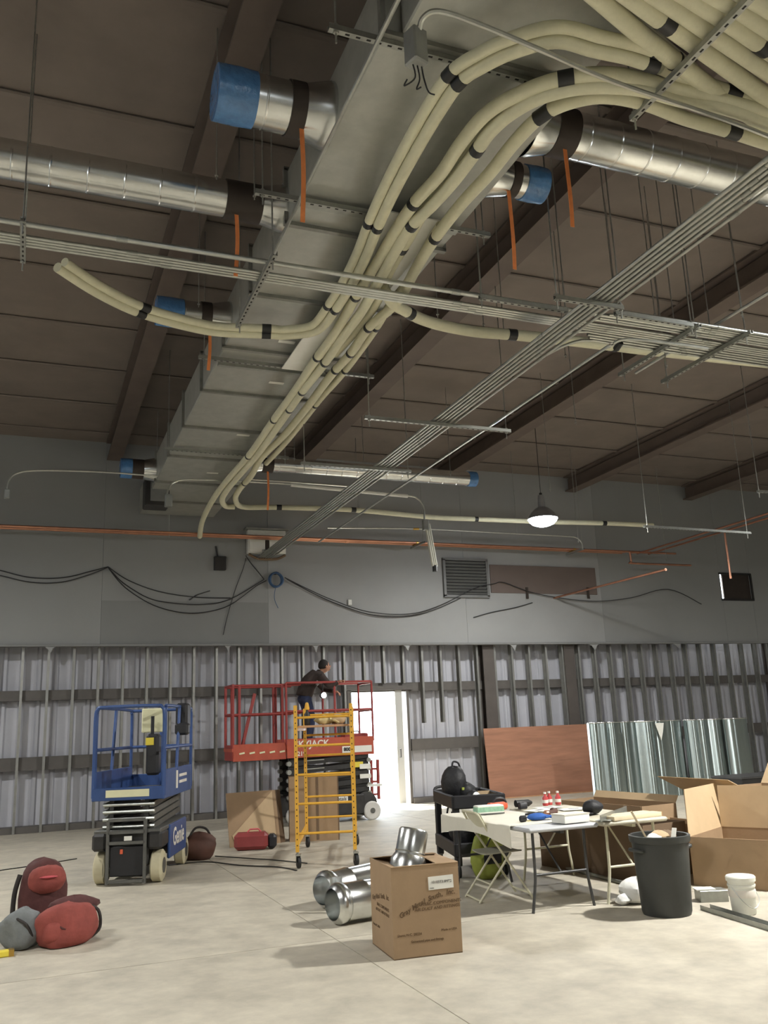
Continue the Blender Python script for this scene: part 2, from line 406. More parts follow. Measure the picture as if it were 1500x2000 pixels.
# doorway: header, jambs and a narrow strip of daylight beside the right-hand post
d = E('door_1', ((DX0+DX1)/2, 19.2, 0), kind='structure')
MB().box(((DX0+DX1)/2, 19.25, DZ+0.04), (DX1-DX0+0.3, 0.3, 0.1)).build('door_header', 'girt_paint', d)
MB().box((DX0-0.05, 19.25, DZ/2), (0.1, 0.3, DZ)).build('door_jamb', 'girt_paint', d)
MB().box((DX1+0.03, 19.3, DZ/2), (0.06, 0.3, DZ)).build('door_jamb', 'girt_paint', d)
MB().box((7.97, 19.2, 1.27), (0.17, 0.07, 2.5), ch=0.01).build('sliding_door_edge', 'side_wall', d)
h = MB(); h.tube([(7.93, 19.12, 1.02), (7.93, 19.06, 1.02), (7.93, 19.06, 1.2), (7.93, 19.12, 1.2)], 0.012, 6); h.build('door_handle', 'dark_metal', d, 40)
#SECTION overhead
# ---- lamps -----------------------------------------------------------------
def high_bay(loc, label, watts=LAMP_W, col=(1.0, 0.98, 0.93)):
    x, y, z = loc
    L = E('high_bay_lamp', (x, y, z), label, 'lamp', 'high bay lamps hanging from the roof')
    MB().lathe([(0.02, 0.50), (0.06, 0.50), (0.075, 0.36), (0.075, 0.24), (0.10, 0.22)], 16, loc).build('driver_box', 'lamp_housing', L, 40)
    MB().shell([(0.10, 0.24), (0.15, 0.21), (0.24, 0.12), (0.31, 0.0), (0.30, 0.0), (0.23, 0.11), (0.14, 0.20), (0.09, 0.225)], 24, loc).build('reflector', 'lamp_housing', L, 40)
    MB().lathe([(0.0, -0.15), (0.12, -0.14), (0.22, -0.10), (0.28, -0.04), (0.295, 0.0), (0.0, 0.0)], 24, loc).build('lens', 'led_lens', L, 60)
    b = MB(); b.tube([(x, y, z+0.5), (x, y, ZC-0.01)], 0.006, 6); b.build('cable', 'cable_black', L)
    b = MB(); b.tube([(x, y, z+0.5), (x, y, z+0.55)], 0.03, 8); b.build('hook', 'dark_metal', L)
    ld = bpy.data.lights.new('lamp_light', 'AREA'); ld.shape = 'DISK'; ld.size = 0.44; ld.energy = watts; ld.color = col
    lo = bpy.data.objects.new('lamp_light', ld); COL.objects.link(lo); lo.parent = L; lo.location = (0, 0, -0.17)
    return L
lp = gy(1060, 1014, 15.0)
high_bay(tuple(lp), 'glowing white high bay lamp hanging before the back wall')
high_bay((-2.3, 13, 5.7), 'high bay lamp just left of the frame, near the back wall')
high_bay((-2.6, 5.0, 5.7), 'high bay lamp left of the frame, level with the near duct')
high_bay((8.3, 5.3, 5.9), 'high bay lamp right of the frame, above the tables', LAMP_W*3.6)
high_bay((2.2, -2.5, 5.9), 'high bay lamp behind the camera', LAMP_W*0.5)
high_bay((17.5, 9.5, 5.9), 'high bay lamp far right, beyond the galvanized sheets')

# ---- main duct ---------------------------------------------------------------
DL, DR, DB, DT = 2.0, 3.55, 6.2, 6.72
md = E('rectangular_duct', ((DL+DR)/2, 11, DB), 'wide grey rectangular air duct running along the roof to the back wall', 'duct')
jo = [1.2, 4.55, 6.95, 8.35, 9.75, 11.2, 12.7, 14.2, 15.8, 17.2, 18.4]
for i in range(len(jo)-1):
    a, c = jo[i], jo[i+1]; ins = 0.12 if i == 0 else 0
    b = MB(); b.box(((DL+DR)/2+ins/2, (a+c)/2, (DB+DT)/2), (DR-DL-ins, c-a-0.02, DT-DB), ch=0.012); b.build('duct_section', 'duct_galv', md)
    if i:
        b = MB()
        for z in (DB-0.018, DT+0.018): b.box(((DL+DR)/2, a, z), (DR-DL+0.07, 0.05, 0.036))
        for x in (DL-0.018, DR+0.018): b.box((x, a, (DB+DT)/2), (0.036, 0.05, DT-DB+0.036))
        b.build('duct_flange', 'flange_galv', md)
for (px, py) in ((540, 748), (475, 850), (560, 668), (415, 924)):
    p = gz(px, py, DB-0.004); MB().box(p, (0.2, 0.07, 0.004)).build('paper_label', 'label_white', md)

def spiral(b, p0, p1, r, n=28, step=0.30):
    d = Vector(p1)-Vector(p0); L_ = d.length; prof = []; z = 0.0
    while z < L_:
        prof += [(r, z), (r, min(z+step-0.02, L_))]
        if z+step < L_: prof += [(r+0.0035, z+step-0.012), (r+0.0035, z+step-0.006)]
        z += step
    prof.append((r, L_)); b.shell(prof, n, p0, d)
    b.shell([(r, L_), (r-0.01, L_), (r-0.01, 0), (r, 0)], n, p0, d)
def branch(y, side, r, xe, label, wrap=0.3, strap=0.8, film=True, z=6.42, xs_=0.42, dz=0.0):
    x0 = DL if side < 0 else DR
    t = E('branch_duct', (x0, y, z), label, 'duct', 'round branch ducts tapped off the wide duct')
    p = lambda x: (x0+side*x, y, z+dz*x)
    ax = (side, 0, dz)
    b = MB(); b.shell([(r*1.32, 0), (r*1.32, 0.03), (r, 0.24), (r-0.008, 0.24)], 24, p(0), ax); b.build('cone_takeoff', 'spiral_galv', t, 40)
    b = MB(); b.shell([(r+0.004, 0.22), (r+0.012, 0.22), (r+0.012, xs_), (r+0.004, xs_)], 24, p(0), ax); b.build('damper_collar', 'collar_dark', t, 40)
    L_ = abs(xe-x0); b = MB(); spiral(b, p(0.24), p(L_), r); b.build('spiral_duct', 'spiral_galv', t, 16)
    if film:
        b = MB(); rr = r+0.008; b.lathe([(rr, 0), (rr+0.006, wrap*0.5), (rr+0.002, wrap*0.9), (rr, wrap), (rr*0.9, wrap+0.004), (0.0, wrap-0.02)], 24, p(L_-wrap+0.02), ax)
        b.build('plastic_end_wrap', 'blue_film', t, 50)
    if strap:
        xx = x0+side*(xs_-0.1); rz_ = random.uniform(-0.4, 0.4)
        def fn(u, v): return (xx+(v-0.5)*0.036+0.012*math.sin(u*4), y-r*0.3+0.01*math.sin(u*5), z-r*0.85-u*strap)
        b = MB(); b.grid(fn, 14, 1, 0.004); b.build('hanging_strap', 'orange_strap', t)
    return t
branch(5.75, -1, 0.20, 1.12, 'short round branch duct, nearest on the left, end wrapped in blue film', strap=0.85, xs_=0.34)
branch(7.1, -1, 0.165, -6.6, 'long shiny spiral duct running left from the wide duct', film=False, strap=0.65, xs_=0.55)
branch(9.5, -1, 0.16, 1.18, 'short round branch duct with blue wrapped end, above the curved pipe pair', strap=0.55, xs_=0.34)
branch(15.9, -1, 0.17, 1.40, 'short round branch duct with blue wrapped end, near the back wall', strap=0)
branch(5.32, 1, 0.19, 8.5, 'large shiny spiral duct running right from the wide duct', film=False, strap=0.75)
branch(6.02, 1, 0.15, 4.12, 'short round branch duct with blue wrapped end, right of the pipe curve', strap=0.8, wrap=0.22, xs_=0.3)
branch(15.05, 1, 0.14, 8.1, 'spiral duct running right near the back wall, tip wrapped in blue', strap=0.75, wrap=0.18)

# ---- trapeze hangers (strut + two rods) ---------------------------------------
def strut(b, a, c, w_=0.042):
    b.bar(a, c, w_, 0.004); a = Vector(a); c = Vector(c); d = (c-a).normalized(); u = d.cross(Vector((0, 0, 1))).normalized()
    for s_ in (-1, 1): b.bar(a+u*s_*(w_/2-0.002)+Vector((0, 0, 0.02)), c+u*s_*(w_/2-0.002)+Vector((0, 0, 0.02)), 0.004, 0.042)
def slots(par, a, c):
    a = Vector(a); c = Vector(c); L_ = (c-a).length; d = (c-a)/L_; n = int(L_/0.075); b = MB()
    for k in range(n): q = a+d*(0.04+k*0.075)-Vector((0, 0, 0.0026)); b.bar(q, q+d*0.03, 0.014, 0.002)
    tag(b.build('slot_row', 'slot', par), kind='stuff')
def hanger(a, c, label, group='strut trapeze hangers', rods=(0.03, 0.97), sl=True, top=ZC):
    a = Vector(a); c = Vector(c)
    t = E('trapeze_hanger', a, label, 'hanger', group)
    b = MB(); strut(b, a, c); b.build('strut_channel', 'strut_galv', t)
    if sl: slots(t, a, c)
    for k in rods:
        q = a+(c-a)*k; b = MB(); b.tube([q-Vector((0, 0, 0.09)), Vector((q.x, q.y, top))], 0.007, 6); r_ = b.build('threaded_rod', 'rod_zinc', t)
        b = MB(); b.lathe([(0.018, 0), (0.018, 0.012)], 6, q-Vector((0, 0, 0.016))); b.lathe([(0.018, 0), (0.018, 0.012)], 6, q+Vector((0, 0, 0.044))); b.build('nut', 'rod_zinc', r_)
    return t
ZS = DB-0.07
for (pa, pc, lb) in (((640, 62), (1075, 168), 'strut hanger under the wide duct, nearest to the camera'), ((497, 380), (958, 462), 'strut hanger under the wide duct where the long left branch leaves'),
                     ((392, 690), (722, 747), 'strut hanger under the wide duct beyond the conduit rack'), ((320, 880), (565, 895), 'strut hanger under the wide duct, farthest toward the back wall')):
    a = gz(*pa, ZS); c = gz(*pc, ZS); y = (a.y+c.y)/2
    hanger((a.x, y, ZS), (c.x, y, ZS), lb, 'strut hangers under the wide duct')
    b = None
# second thin joints seen as pale bars below the duct
for (pa, pc, lb) in (((575, 395), (770, 432), 'galvanized bar across the wide duct near the long left branch'), ((430, 712), (600, 738), 'galvanized bar across the wide duct past the conduit rack')):
    a = gz(*pa, DB-0.03); c = gz(*pc, DB-0.03); b = MB(); b.bar((DL+0.02, a.y, DB-0.026), (DR-0.02, a.y, DB-0.026), 0.06, 0.04)
    tag(b.build('duct_stiffener', 'strut_galv'), lb, 'metal bar', 'bars across the duct')
# ---- conduit bundle running to the back wall -----------------------------------
ZB = 5.40
for k, x in enumerate((4.59, 4.645, 4.70, 4.755, 4.81, 4.885)):
    pts = [(x, 1.6, ZB+0.018), (x, 17.6, ZB+0.018), (x, 18.2, ZB+0.03), (x*0.5+2.42, 18.78, 5.62)]
    b = MB(); b.tube(smoothpath(pts, 3), 0.0175, 10)
    t = E('conduit', (x, 1.6, ZB), ['leftmost', 'second from left', 'third from left', 'fourth from left', 'fifth from left', 'rightmost, set apart'][k]+' steel conduit of the bundle running to the wall cabinet', 'conduit', 'conduits of the long bundle')
    b.build('tube', 'emt', t, 40)
    for y in (3.9+0.13*k, 6.9+0.1*k, 9.95+0.1*k, 13.0): MB().tube([(x, y, ZB+0.018), (x, y+0.09, ZB+0.018)], 0.0215, 10).build('coupling', 'strut_galv', t, 40)
for (pa, pc, lb) in (((710, 820), (1000, 843), 'slotted strut carrying the conduit bundle, hung below it at mid length'), ((1085, 583), (1215, 607), 'short strut carrying the conduit bundle at the rack crossing'), ((590, 905), (800, 925), 'strut carrying the conduit bundle close to the back wall')):
    a = gz(*pa, ZB-0.045); c = gz(*pc, ZB-0.045); y = (a.y+c.y)/2; hanger((a.x, y, ZB-0.045), (c.x, y, ZB-0.045), lb, 'strut hangers under the conduit bundle')
hanger((4.3, 3.0, ZB-0.045), (5.2, 3.0, ZB-0.045), 'strut carrying the conduit bundle, nearest the camera', 'strut hangers under the conduit bundle')
# lone conduit beside the bundle that bends onto the rack
p0 = gz(700, 1000, ZB+0.05); p1 = gz(1150, 700, ZB+0.05); p2 = gz(1200, 668, ZB+0.06); xm = (p1.x+p2.x)/2
b = MB(); b.tube(smoothpath([(xm, 17, ZB+0.05), (xm, 12, ZB+0.05), (xm, p2.y+0.5, ZB+0.05), (xm+0.03, p2.y+0.12, ZB+0.06), (xm+0.16, p2.y-0.02, ZB+0.1), (xm+0.8, p2.y-0.04, ZB+0.12), (xm+1.2, p2.y-0.04, ZB+0.12)], 6), 0.017, 8)
t = E('conduit', (xm, 17, ZB), 'lone steel conduit right of the bundle, bending onto the rack', 'conduit'); b.build('tube', 'emt', t, 40)
MB().tube([gz(1215, 669, ZB+0.1)-Vector((0.02, 0, 0)), gz(1203, 682, ZB+0.06)], 0.035, 8).build('clamp', 'tape_black', t)
a = gz(1305, 690, 5.75); c = gz(1500, 572, 5.75)
tag(MB().tube([(a.x, a.y+0.6, 5.75), (a.x, 2.0, 5.75)], 0.018, 8).build('conduit', 'emt', None, 40), 'steel conduit crossing above the rack at the right edge', 'conduit')
# thin conduit running below the wide duct toward the top edge
a = gz(770, 0, 6.02); c = gz(548, 470, 6.02)
tag(MB().tube([(a.x, a.y-2, 6.02), (c.x, c.y+0.6, 6.02)], 0.017, 8).build('conduit', 'emt', None, 40), 'thin steel conduit slung under the left side of the wide duct', 'conduit')
# bent conduit with a box near the top edge
bx = gz(812, 95, 5.70)
t = E('conduit_drop', bx, 'bent conduit with a grey junction box and loose wires under the duct', 'conduit')
pth = smoothpath([gz(818, 68, 5.79), gz(826, 35, 5.84), gz(858, 22, 5.86), gz(930, 45, 5.86), gz(1050, 95, 5.85), gz(1200, 160, 5.84), gz(1420, 235, 5.83), gz(1560, 290, 5.83)], 8)
MB().tube(pth, 0.017, 8).build('tube', 'emt', t, 40)
MB().box(bx, (0.11, 0.11, 0.24), rz=0.3, ch=0.01).build('junction_box', 'box_steel', t)
MB().tube([gz(818, 70, 5.79), gz(815, 80, 5.75)], 0.03, 8).build('connector', 'dark_metal', t, 40)
for k in range(3):
    q = bx+Vector((0.03*(k-1), 0, -0.1)); MB().tube(smoothpath([q, q+Vector((0.02, 0.01, -0.1)), q+Vector((0.05*(k-1), 0.02, -0.17)), q+Vector((0.06*(k-1)+0.03, 0.02, -0.12-0.03*k))], 5), 0.005, 5).build('wire', 'cable_black', t)
# ---- rack of conduits across the hall --------------------------------------------
ZR = 5.65
rk = [(6.80, -5.5, 9.5, 'single, ahead of the others')]+[(y, -5.5, 9.5, s_) for y, s_ in ((6.98, 'front'), (7.025, 'second'), (7.07, 'third'), (7.115, 'rear'))]
names = ['lone front', 'front', 'second', 'third', 'rear']
for k, (y, x0, x1, s_) in enumerate(rk):
    r = 0.024 if k == 0 else 0.017
    t = E('conduit', (x0, y, ZR), '%s steel conduit of the full-length cross rack' % names[k], 'conduit', 'conduits of the cross rack')
    MB().tube([(x0, y, ZR+r), (x1, y, ZR+r)], r, 10).build('tube', 'emt', t, 40)
    for x in (0.5+0.1*k, 3.55+0.1*k, 6.6+0.07*k): MB().tube([(x, y, ZR+r), (x+0.09, y, ZR+r)], r+0.004, 10).build('coupling', 'strut_galv', t, 40)
for k, y in enumerate((6.66, 6.71, 6.755, 6.85, 6.895, 7.17, 7.225, 7.28, 7.34)):
    x0 = 5.0+0.06*k if k > 4 else 5.4-0.05*k; x1 = 9.5
    wrd = ['first', 'second', 'third', 'fourth', 'fifth', 'sixth', 'seventh', 'eighth', 'ninth'][k]
    t = E('conduit', (x0, y, ZR), '%s of the short conduits joining the right end of the rack' % wrd, 'conduit', 'short conduits at the right end of the rack')
    pts = [(x0, y, ZR+0.017), (x1, y, ZR+0.017)]
    if k in (5, 8): pts = smoothpath([(x0-0.35, y+0.35, ZR-0.05), (x0-0.2, y+0.12, ZR), (x0, y, ZR+0.017), (x0+0.5, y, ZR+0.017), (x1, y, ZR+0.017)], 5)
    MB().tube(pts, 0.017, 10).build('tube', 'emt', t, 40); MB().tube([(x0+1.2, y, ZR+0.017), (x0+1.29, y, ZR+0.017)], 0.021, 10).build('coupling', 'strut_galv', t, 40)
# slotted struts lying along the rack
for (xa, xc, y, lb) in ((gz(940, 560, 5.7).x, gz(1112, 588, 5.7).x, 6.73, 'slotted strut lying along the rack, left of the bundle crossing'), (gz(1195, 600, 5.7).x, gz(1330, 635, 5.7).x, 6.63, 'strut lying along the rack, right of the bundle crossing')):
    hanger((xa, y, ZR-0.05), (xc, y, ZR-0.05), lb, 'struts lying along the rack', rods=(0.02, 0.98))
b = MB(); b.lathe([(0.032, 0), (0.032, 1.02)], 12, gz(668, 562, 5.85)-Vector((0, 0.02, 0)), (1, 0, 0))
tag(b.build('sheet_tube', 'strut_galv', None, 40), 'short bright tube lying on the rack below the pipe stream', 'tube')
def ystrut(pa, pc, Z, lb):
    a = gz(*pa, Z); c = gz(*pc, Z); x = (a.x+c.x)/2; return hanger((x, a.y, Z), (x, c.y, Z), lb, 'struts under the cross rack', rods=(0.06, 0.94))
ystrut((1225, 737), (1352, 636), ZR-0.045, 'strut under the right end of the rack, left of two')
ystrut((1300, 750), (1462, 650), ZR-0.045, 'strut under the right end of the rack, right of two')
ystrut((458, 640), (545, 500), ZR-0.045, 'slotted strut under the rack in front of the wide duct')
ystrut((85, 520), (0, 425), ZR-0.045, 'strut under the rack at the left edge')
hanger(gz(1258, 1030, 5.05), gz(1466, 1043, 5.05), 'empty strut trapeze on long rods above the tables, far right', rods=(0.03, 0.97))
hanger(gz(1480, 962, 5.3), gz(1560, 966, 5.3), 'strut trapeze at the right edge under the roof')
# loose rods left hanging from the roof
RODS = (((497, 390, 6.3), 'behind the long left spiral duct'), ((423, 350, 6.3), 'left of the damper on the long left spiral duct'), ((388, 600, 6.2), 'left of the wide duct above the curved pipe pair'), ((1075, 960, 5.6), 'just above the glowing lamp'),
        ((1105, 700, 5.9), 'behind the thick right-hand pipe'), ((1125, 830, 5.6), 'right of the lone conduit, over the glowing lamp'), ((1302, 720, 5.5), 'between the two struts of the rack'), ((1395, 700, 5.6), 'right of the rack struts'), ((1130, 1060, 5.6), 'ending low to the right of the glowing lamp'),
        ((985, 660, 6.0), 'at the middle of the thick right-hand pipe'), ((945, 640, 6.0), 'left of the middle of the thick right-hand pipe'), ((855, 620, 6.05), 'where the thick right-hand pipe starts'), ((1318, 640, 5.8), 'just above the right end of the rack'), ((1280, 620, 5.8), 'left of the one above the rack end'), ((1302, 1095, 5.4), 'ending low over the wall patch'),
        ((715, 700, 6.2), 'at the right edge of the wide duct'), ((1450, 620, 5.7), 'near the right edge over the rack'), ((880, 930, 6.1), 'left of the lamp over the wall'), ((575, 900, 6.2), 'by the far end of the wide duct'), ((330, 1050, 5.7), 'ending at the copper pipes on the left'))
for (px, py, Z), wh in RODS:
    q = gz(px, py, Z); b = MB(); b.tube([q, (q.x, q.y, ZC-0.02)], 0.006, 6)
    t = E('threaded_rod', q, 'thin threaded rod '+wh, 'rod', 'loose threaded rods hanging from the roof'); b.build('rod', 'rod_zinc', t); MB().lathe([(0.016, 0), (0.016, 0.012)], 6, q+Vector((0, 0, 0.03))).build('nut', 'rod_zinc', t)

# ---- insulated pipe runs -----------------------------------------------------------
def foam(px, Z, r, tapes, label, m='foam', group='cream insulated pipes', tl=0.07, zz=None, twin=False):
    pts = [gz(p[0], p[1], p[2] if len(p) > 2 else Z) for p in px]
    for (i0, i1, pp) in ((0, 1, px[0]), (-1, -2, px[-1])):      # runs that leave the frame go on beyond it
        if pp[0] >= 1500 or pp[1] < 0:
            e_ = pts[i0]+(pts[i0]-pts[i1]).normalized()*3.0
            if i0 == 0: pts.insert(0, e_)
            else: pts.append(e_)
    path = smoothpath(pts, 8)
    t = E('insulated_pipe', path[0], label, 'pipe', group)
    offs = [Vector((0, 0, 0))]
    MB().tube(path, r, 12).build('foam_sleeve', m, t, 50)
    if twin:
        p2 = []
        for i, p in enumerate(path):
            d_ = (path[min(i+1, len(path)-1)]-path[max(i-1, 0)]).normalized(); p2.append(p+d_.cross(Vector((0, 0, 1))).normalized()*(-r*1.7)+Vector((0, 0, r*0.7)))
        MB().tube(p2, r*0.9, 12).build('foam_sleeve', m, t, 50)
    for tp in tapes:
        q = gz(tp[0], tp[1], Z); i = min(range(len(path)), key=lambda k: ((path[k]-q)*Vector((1, 1, 0)) if False else Vector((path[k].x-q.x, path[k].y-q.y, 0))).length)
        a = path[i]; d_ = (path[min(i+1, len(path)-1)]-path[max(i-1, 0)]).normalized()
        L_ = tp[2] if len(tp) > 2 else tl
        b = MB(); b.tube([a-d_*L_/2, a, a+d_*L_/2], r*1.07, 12)
        if twin: o2 = d_.cross(Vector((0, 0, 1))).normalized()*(-r*1.7)+Vector((0, 0, r*0.7)); b.tube([a-d_*L_/2+o2, a+o2, a+d_*L_/2+o2], r*0.97, 12)
        b.build('tape_band', 'tape_black', t, 50)
    return t
R0 = 0.052
# pipes that sweep in from the right and turn along the duct
foam([(1275, 128), (1225, 112), (1160, 98), (1085, 80), (1005, 100), (945, 128), (898, 160), (855, 222), (815, 290), (782, 350), (755, 405), (735, 450), (715, 500), (690, 550), (655, 605), (620, 645), (560, 655), (520, 653), (440, 650), (380, 641), (275, 612), (190, 572), (112, 522)], 5.96, 0.048, [(1270, 128, 0.1), (898, 160, 0.09), (737, 447), (648, 605, 0.06), (520, 653, 0.1), (275, 613, 0.1)],
     'pair of cream pipes arching highest, then curving off left below the rack', twin=True)
foam([(1560, 235), (1400, 190), (1300, 168), (1200, 146), (1105, 152), (1020, 180), (950, 222), (900, 280), (860, 340), (808, 398), (770, 455), (735, 515), (700, 570), (655, 650), (615, 705), (575, 765), (535, 820), (490, 885), (455, 925), (425, 962), (405, 995, 5.93), (394, 1022, 5.85), (390, 1048, 5.72)], 5.97, R0, [(1105, 152, 0.11), (808, 398, 0.06), (680, 582, 0.05), (610, 700, 0.05), (535, 818, 0.05), (484, 890, 0.05)],
     'outermost cream pipe of the sweep, dropping down before the back wall', tl=0.06)
foam([(1560, 262), (1420, 212), (1330, 195), (1240, 172), (1140, 170), (1060, 188), (1000, 220), (957, 258), (928, 298), (885, 355), (845, 400), (805, 440), (775, 485), (742, 545), (705, 610), (668, 660), (630, 715), (590, 765), (550, 822), (505, 885), (470, 925), (445, 955), (434, 975), (440, 988), (458, 990)], 5.93, R0, [(930, 295, 0.07), (805, 438, 0.07), (640, 712, 0.05), (590, 765, 0.05), (560, 800, 0.05)],
     'second cream pipe of the sweep, ending in a hook by the back wall')
foam([(1560, 300), (1430, 258), (1340, 232), (1260, 202), (1180, 188), (1110, 200), (1055, 228), (1005, 278), (955, 340), (900, 400), (850, 465), (815, 520), (775, 590), (720, 640), (685, 690), (645, 735), (600, 795), (555, 850), (510, 895), (490, 930), (468, 955), (460, 975), (475, 990), (545, 991), (690, 996), (840, 1010), (930, 1014), (1060, 1019), (1180, 1022), (1275, 1026)], 5.95, R0, [(1428, 257, 0.12), (1060, 225, 0.13), (848, 463, 0.06), (705, 640, 0.05), (650, 685, 0.05), (645, 720, 0.05), (480, 945, 0.05), (545, 991, 0.1), (690, 996, 0.1), (930, 1014, 0.08), (1180, 1022, 0.1)],
     'innermost cream pipe of the sweep, turning right along the back wall')
foam([(1560, 215), (1460, 190), (1380, 165), (1290, 130)], 6.02, R0, [(1432, 184, 0.13)], 'short cream pipe joining the sweep from the upper right')
foam([(1290, 184), (1225, 170), (1140, 160), (1050, 178), (985, 218), (935, 262), (905, 310), (870, 360), (830, 410), (795, 470), (760, 530), (735, 590), (700, 640), (655, 690)], 6.05, R0, [(1270, 187, 0.16), (800, 490, 0.08)], 'cream pipe tucked above the middle of the sweep', tl=0.06)
foam([(860, 440), (830, 490), (800, 545), (765, 590), (735, 640), (700, 690), (665, 735), (625, 780), (590, 825), (555, 868), (520, 905)], 6.0, 0.042, [(705, 638, 0.06), (648, 722, 0.05), (590, 790, 0.05)], 'slim cream pipe along the right edge of the pipe stream')
# the parallel pipes in the top right corner
top = [((1150, -20), (1245, 62), (1330, 128), (1420, 195), (1560, 290)), ((1205, -25), (1300, 45), (1400, 118), (1560, 235)), ((1258, -25), (1340, 30), (1430, 92), (1560, 180)), ((1310, -30), (1400, 28), (1480, 82), (1560, 140)), ((1362, -30), (1450, 22), (1560, 95)), ((1420, -30), (1500, 14), (1560, 50)), ((1120, -60), (1200, 14), (1290, 92), (1350, 140))]
tpt = [[(1300, 132, 0.02)], [(1302, 40, 0.11)], [], [(1490, 90, 0.1)], [], [], []]
wn = ['first', 'second', 'third', 'fourth', 'fifth', 'sixth', 'hidden upper']
for k, q in enumerate(top):
    foam(q, 6.0 if k < 6 else 6.1, 0.060, tpt[k], '%s cream pipe from the left in the top right corner' % wn[k], group='parallel cream pipes in the top right corner')
a = gz(1245, 240, 5.88); c = gz(1470, -20, 5.88); xm = (a.x+c.x)/2
hanger((xm-0.0, a.y, 5.88), (xm+0.0, c.y-0.4, 5.88), 'slotted strut under the cream pipes in the top right corner', rods=(0.02,))
# branch running right
foam([(745, 560), (768, 592), (790, 606), (820, 622), (865, 636), (930, 648), (1000, 654), (1100, 664), (1200, 676), (1300, 688), (1560, 716)], 5.93, 0.062, [(800, 612, 0.08), (1003, 655, 0.1), (1205, 677, 0.06)], 'thick cream pipe leaving the stream to the right under the rack')
# hanging stub by the back wall
q = gy(835, 1022, 15.2); e = gy(850, 1106, 15.2)
t = E('line_set_stub', q, 'hanging grey insulated pipe stub with black end before the back wall', 'pipe')
for k in range(3): MB().tube([q+Vector((0.05*(k-1), 0.02*k, 0)), e+Vector((0.05*(k-1), 0.02*k, 0))], 0.024, 8).build('foam_sleeve', 'foam_grey', t, 50)
MB().tube([e+Vector((0, 0.02, 0.02)), e+Vector((0, 0.02, -0.10))], 0.05, 8).build('tape_end', 'tape_black', t, 50)
# pale support channel the stream lies in (seen as a bright edge)
a = gz(850, 470, 6.04); c = gz(690, 700, 6.04)
b = MB(); b.bar((3.0, 6.3, 6.06), (3.0, 9.9, 6.06), 0.52, 0.012); tag(b.build('pipe_tray', 'white_paint'), 'flat pale tray carrying the cream pipes under the duct', 'tray')
#SECTION wall things
# ---- copper pipes before the back wall --------------------------------------------
YC = 18.3; ZP = gy(600, 1055, YC).z
for k in range(3):
    z = ZP+0.02-0.0*k; y = YC+0.10*(k-1)
    e = gy(1230, 1080, y); x1 = e.x-0.1*k; zr = 0.0
    path = [(-6.8, y, z), (x1-0.05, y, z)]
    t = E('copper_pipe', (-6.8, y, z), ['front', 'middle', 'rear'][k]+' copper pipe of the three along the back wall', 'pipe', 'copper pipes along the back wall')
    if k == 0: path = smoothpath([(-6.8, y, z), (x1-0.08, y, z), (x1, y, z-0.02), (x1+0.01, y, z-0.12), (x1+0.02, y, z-0.26), (x1+0.1, y, z-0.30), (x1+1.9, y, z-0.30)], 5)
    MB().tube(path, 0.026 if k != 1 else 0.019, 10).build('tube', 'copper', t, 50)
    for x in (1.5+0.2*k, 6.5, 9.4+0.15*k): MB().tube([(x, y, z), (x+0.08, y, z)], 0.031, 10).build('coupling', 'copper', t, 50)
def copper(a, c, r, lb):
    t = E('copper_pipe', a, lb, 'pipe', 'other copper pipes near the back wall'); a = Vector(a); c = Vector(c); MB().tube([a, c], r, 10).build('tube', 'copper', t, 50)
    MB().tube([c-(c-a).normalized()*0.05, c], r*1.2, 10).build('end_cap', 'copper', t, 50)
a = gy(1245, 1085, YC); CPX = a.x+0.35
copper((a.x, YC, ZP), (a.x, 5.0, ZP), 0.022, 'dull copper pipe running from the wall toward the camera, left of two')
copper((a.x+0.35, YC, ZP), (a.x+0.35, 5.0, ZP), 0.022, 'dull copper pipe running from the wall toward the camera, right of two')
a = gy(1082, 1168, 18.87); c = gz(1290, 1112, a.z); copper(a, (a.x+0.15, c.y, a.z), 0.024, 'bright copper stub sticking out above the wall patch')
yy = min((abs((Vector((CPX, k*0.05, ZP))-Vector((0, 0, CAMH))).dot(RT)/(Vector((CPX, k*0.05, ZP))-Vector((0, 0, CAMH))).dot(FW)*FPX+750-1415), k*0.05) for k in range(120, 366))[1]
copper((CPX, yy, ZP), (CPX, yy, gy(1424, 1130, yy).z), 0.024, 'short vertical copper drop by the wall vent')
for px, py, lb in ((813, 1062, 'left'), (1120, 1078, 'right')):
    q = gy(px, py, YC-0.06); t = E('pipe_bracket', q, 'strut bracket with brass clamps under the copper pipes, %s one' % lb, 'bracket', 'brackets under the copper pipes')
    b = MB(); strut(b, (q.x, YC-0.5, ZP-0.06), (q.x, YC+0.25, ZP-0.06)); b.build('strut_channel', 'strut_galv', t)
    for k in range(3): MB().lathe([(0.034, -0.025), (0.034, 0.025)], 10, (q.x, YC+0.1*(k-1), ZP+0.02), (1, 0, 0)).build('clamp', 'brass', t, 40)
    MB().tube([(q.x, YC-0.45, ZP-0.06), (q.x, YC-0.45, ZC-0.01)], 0.006, 6).build('threaded_rod', 'rod_zinc', t)
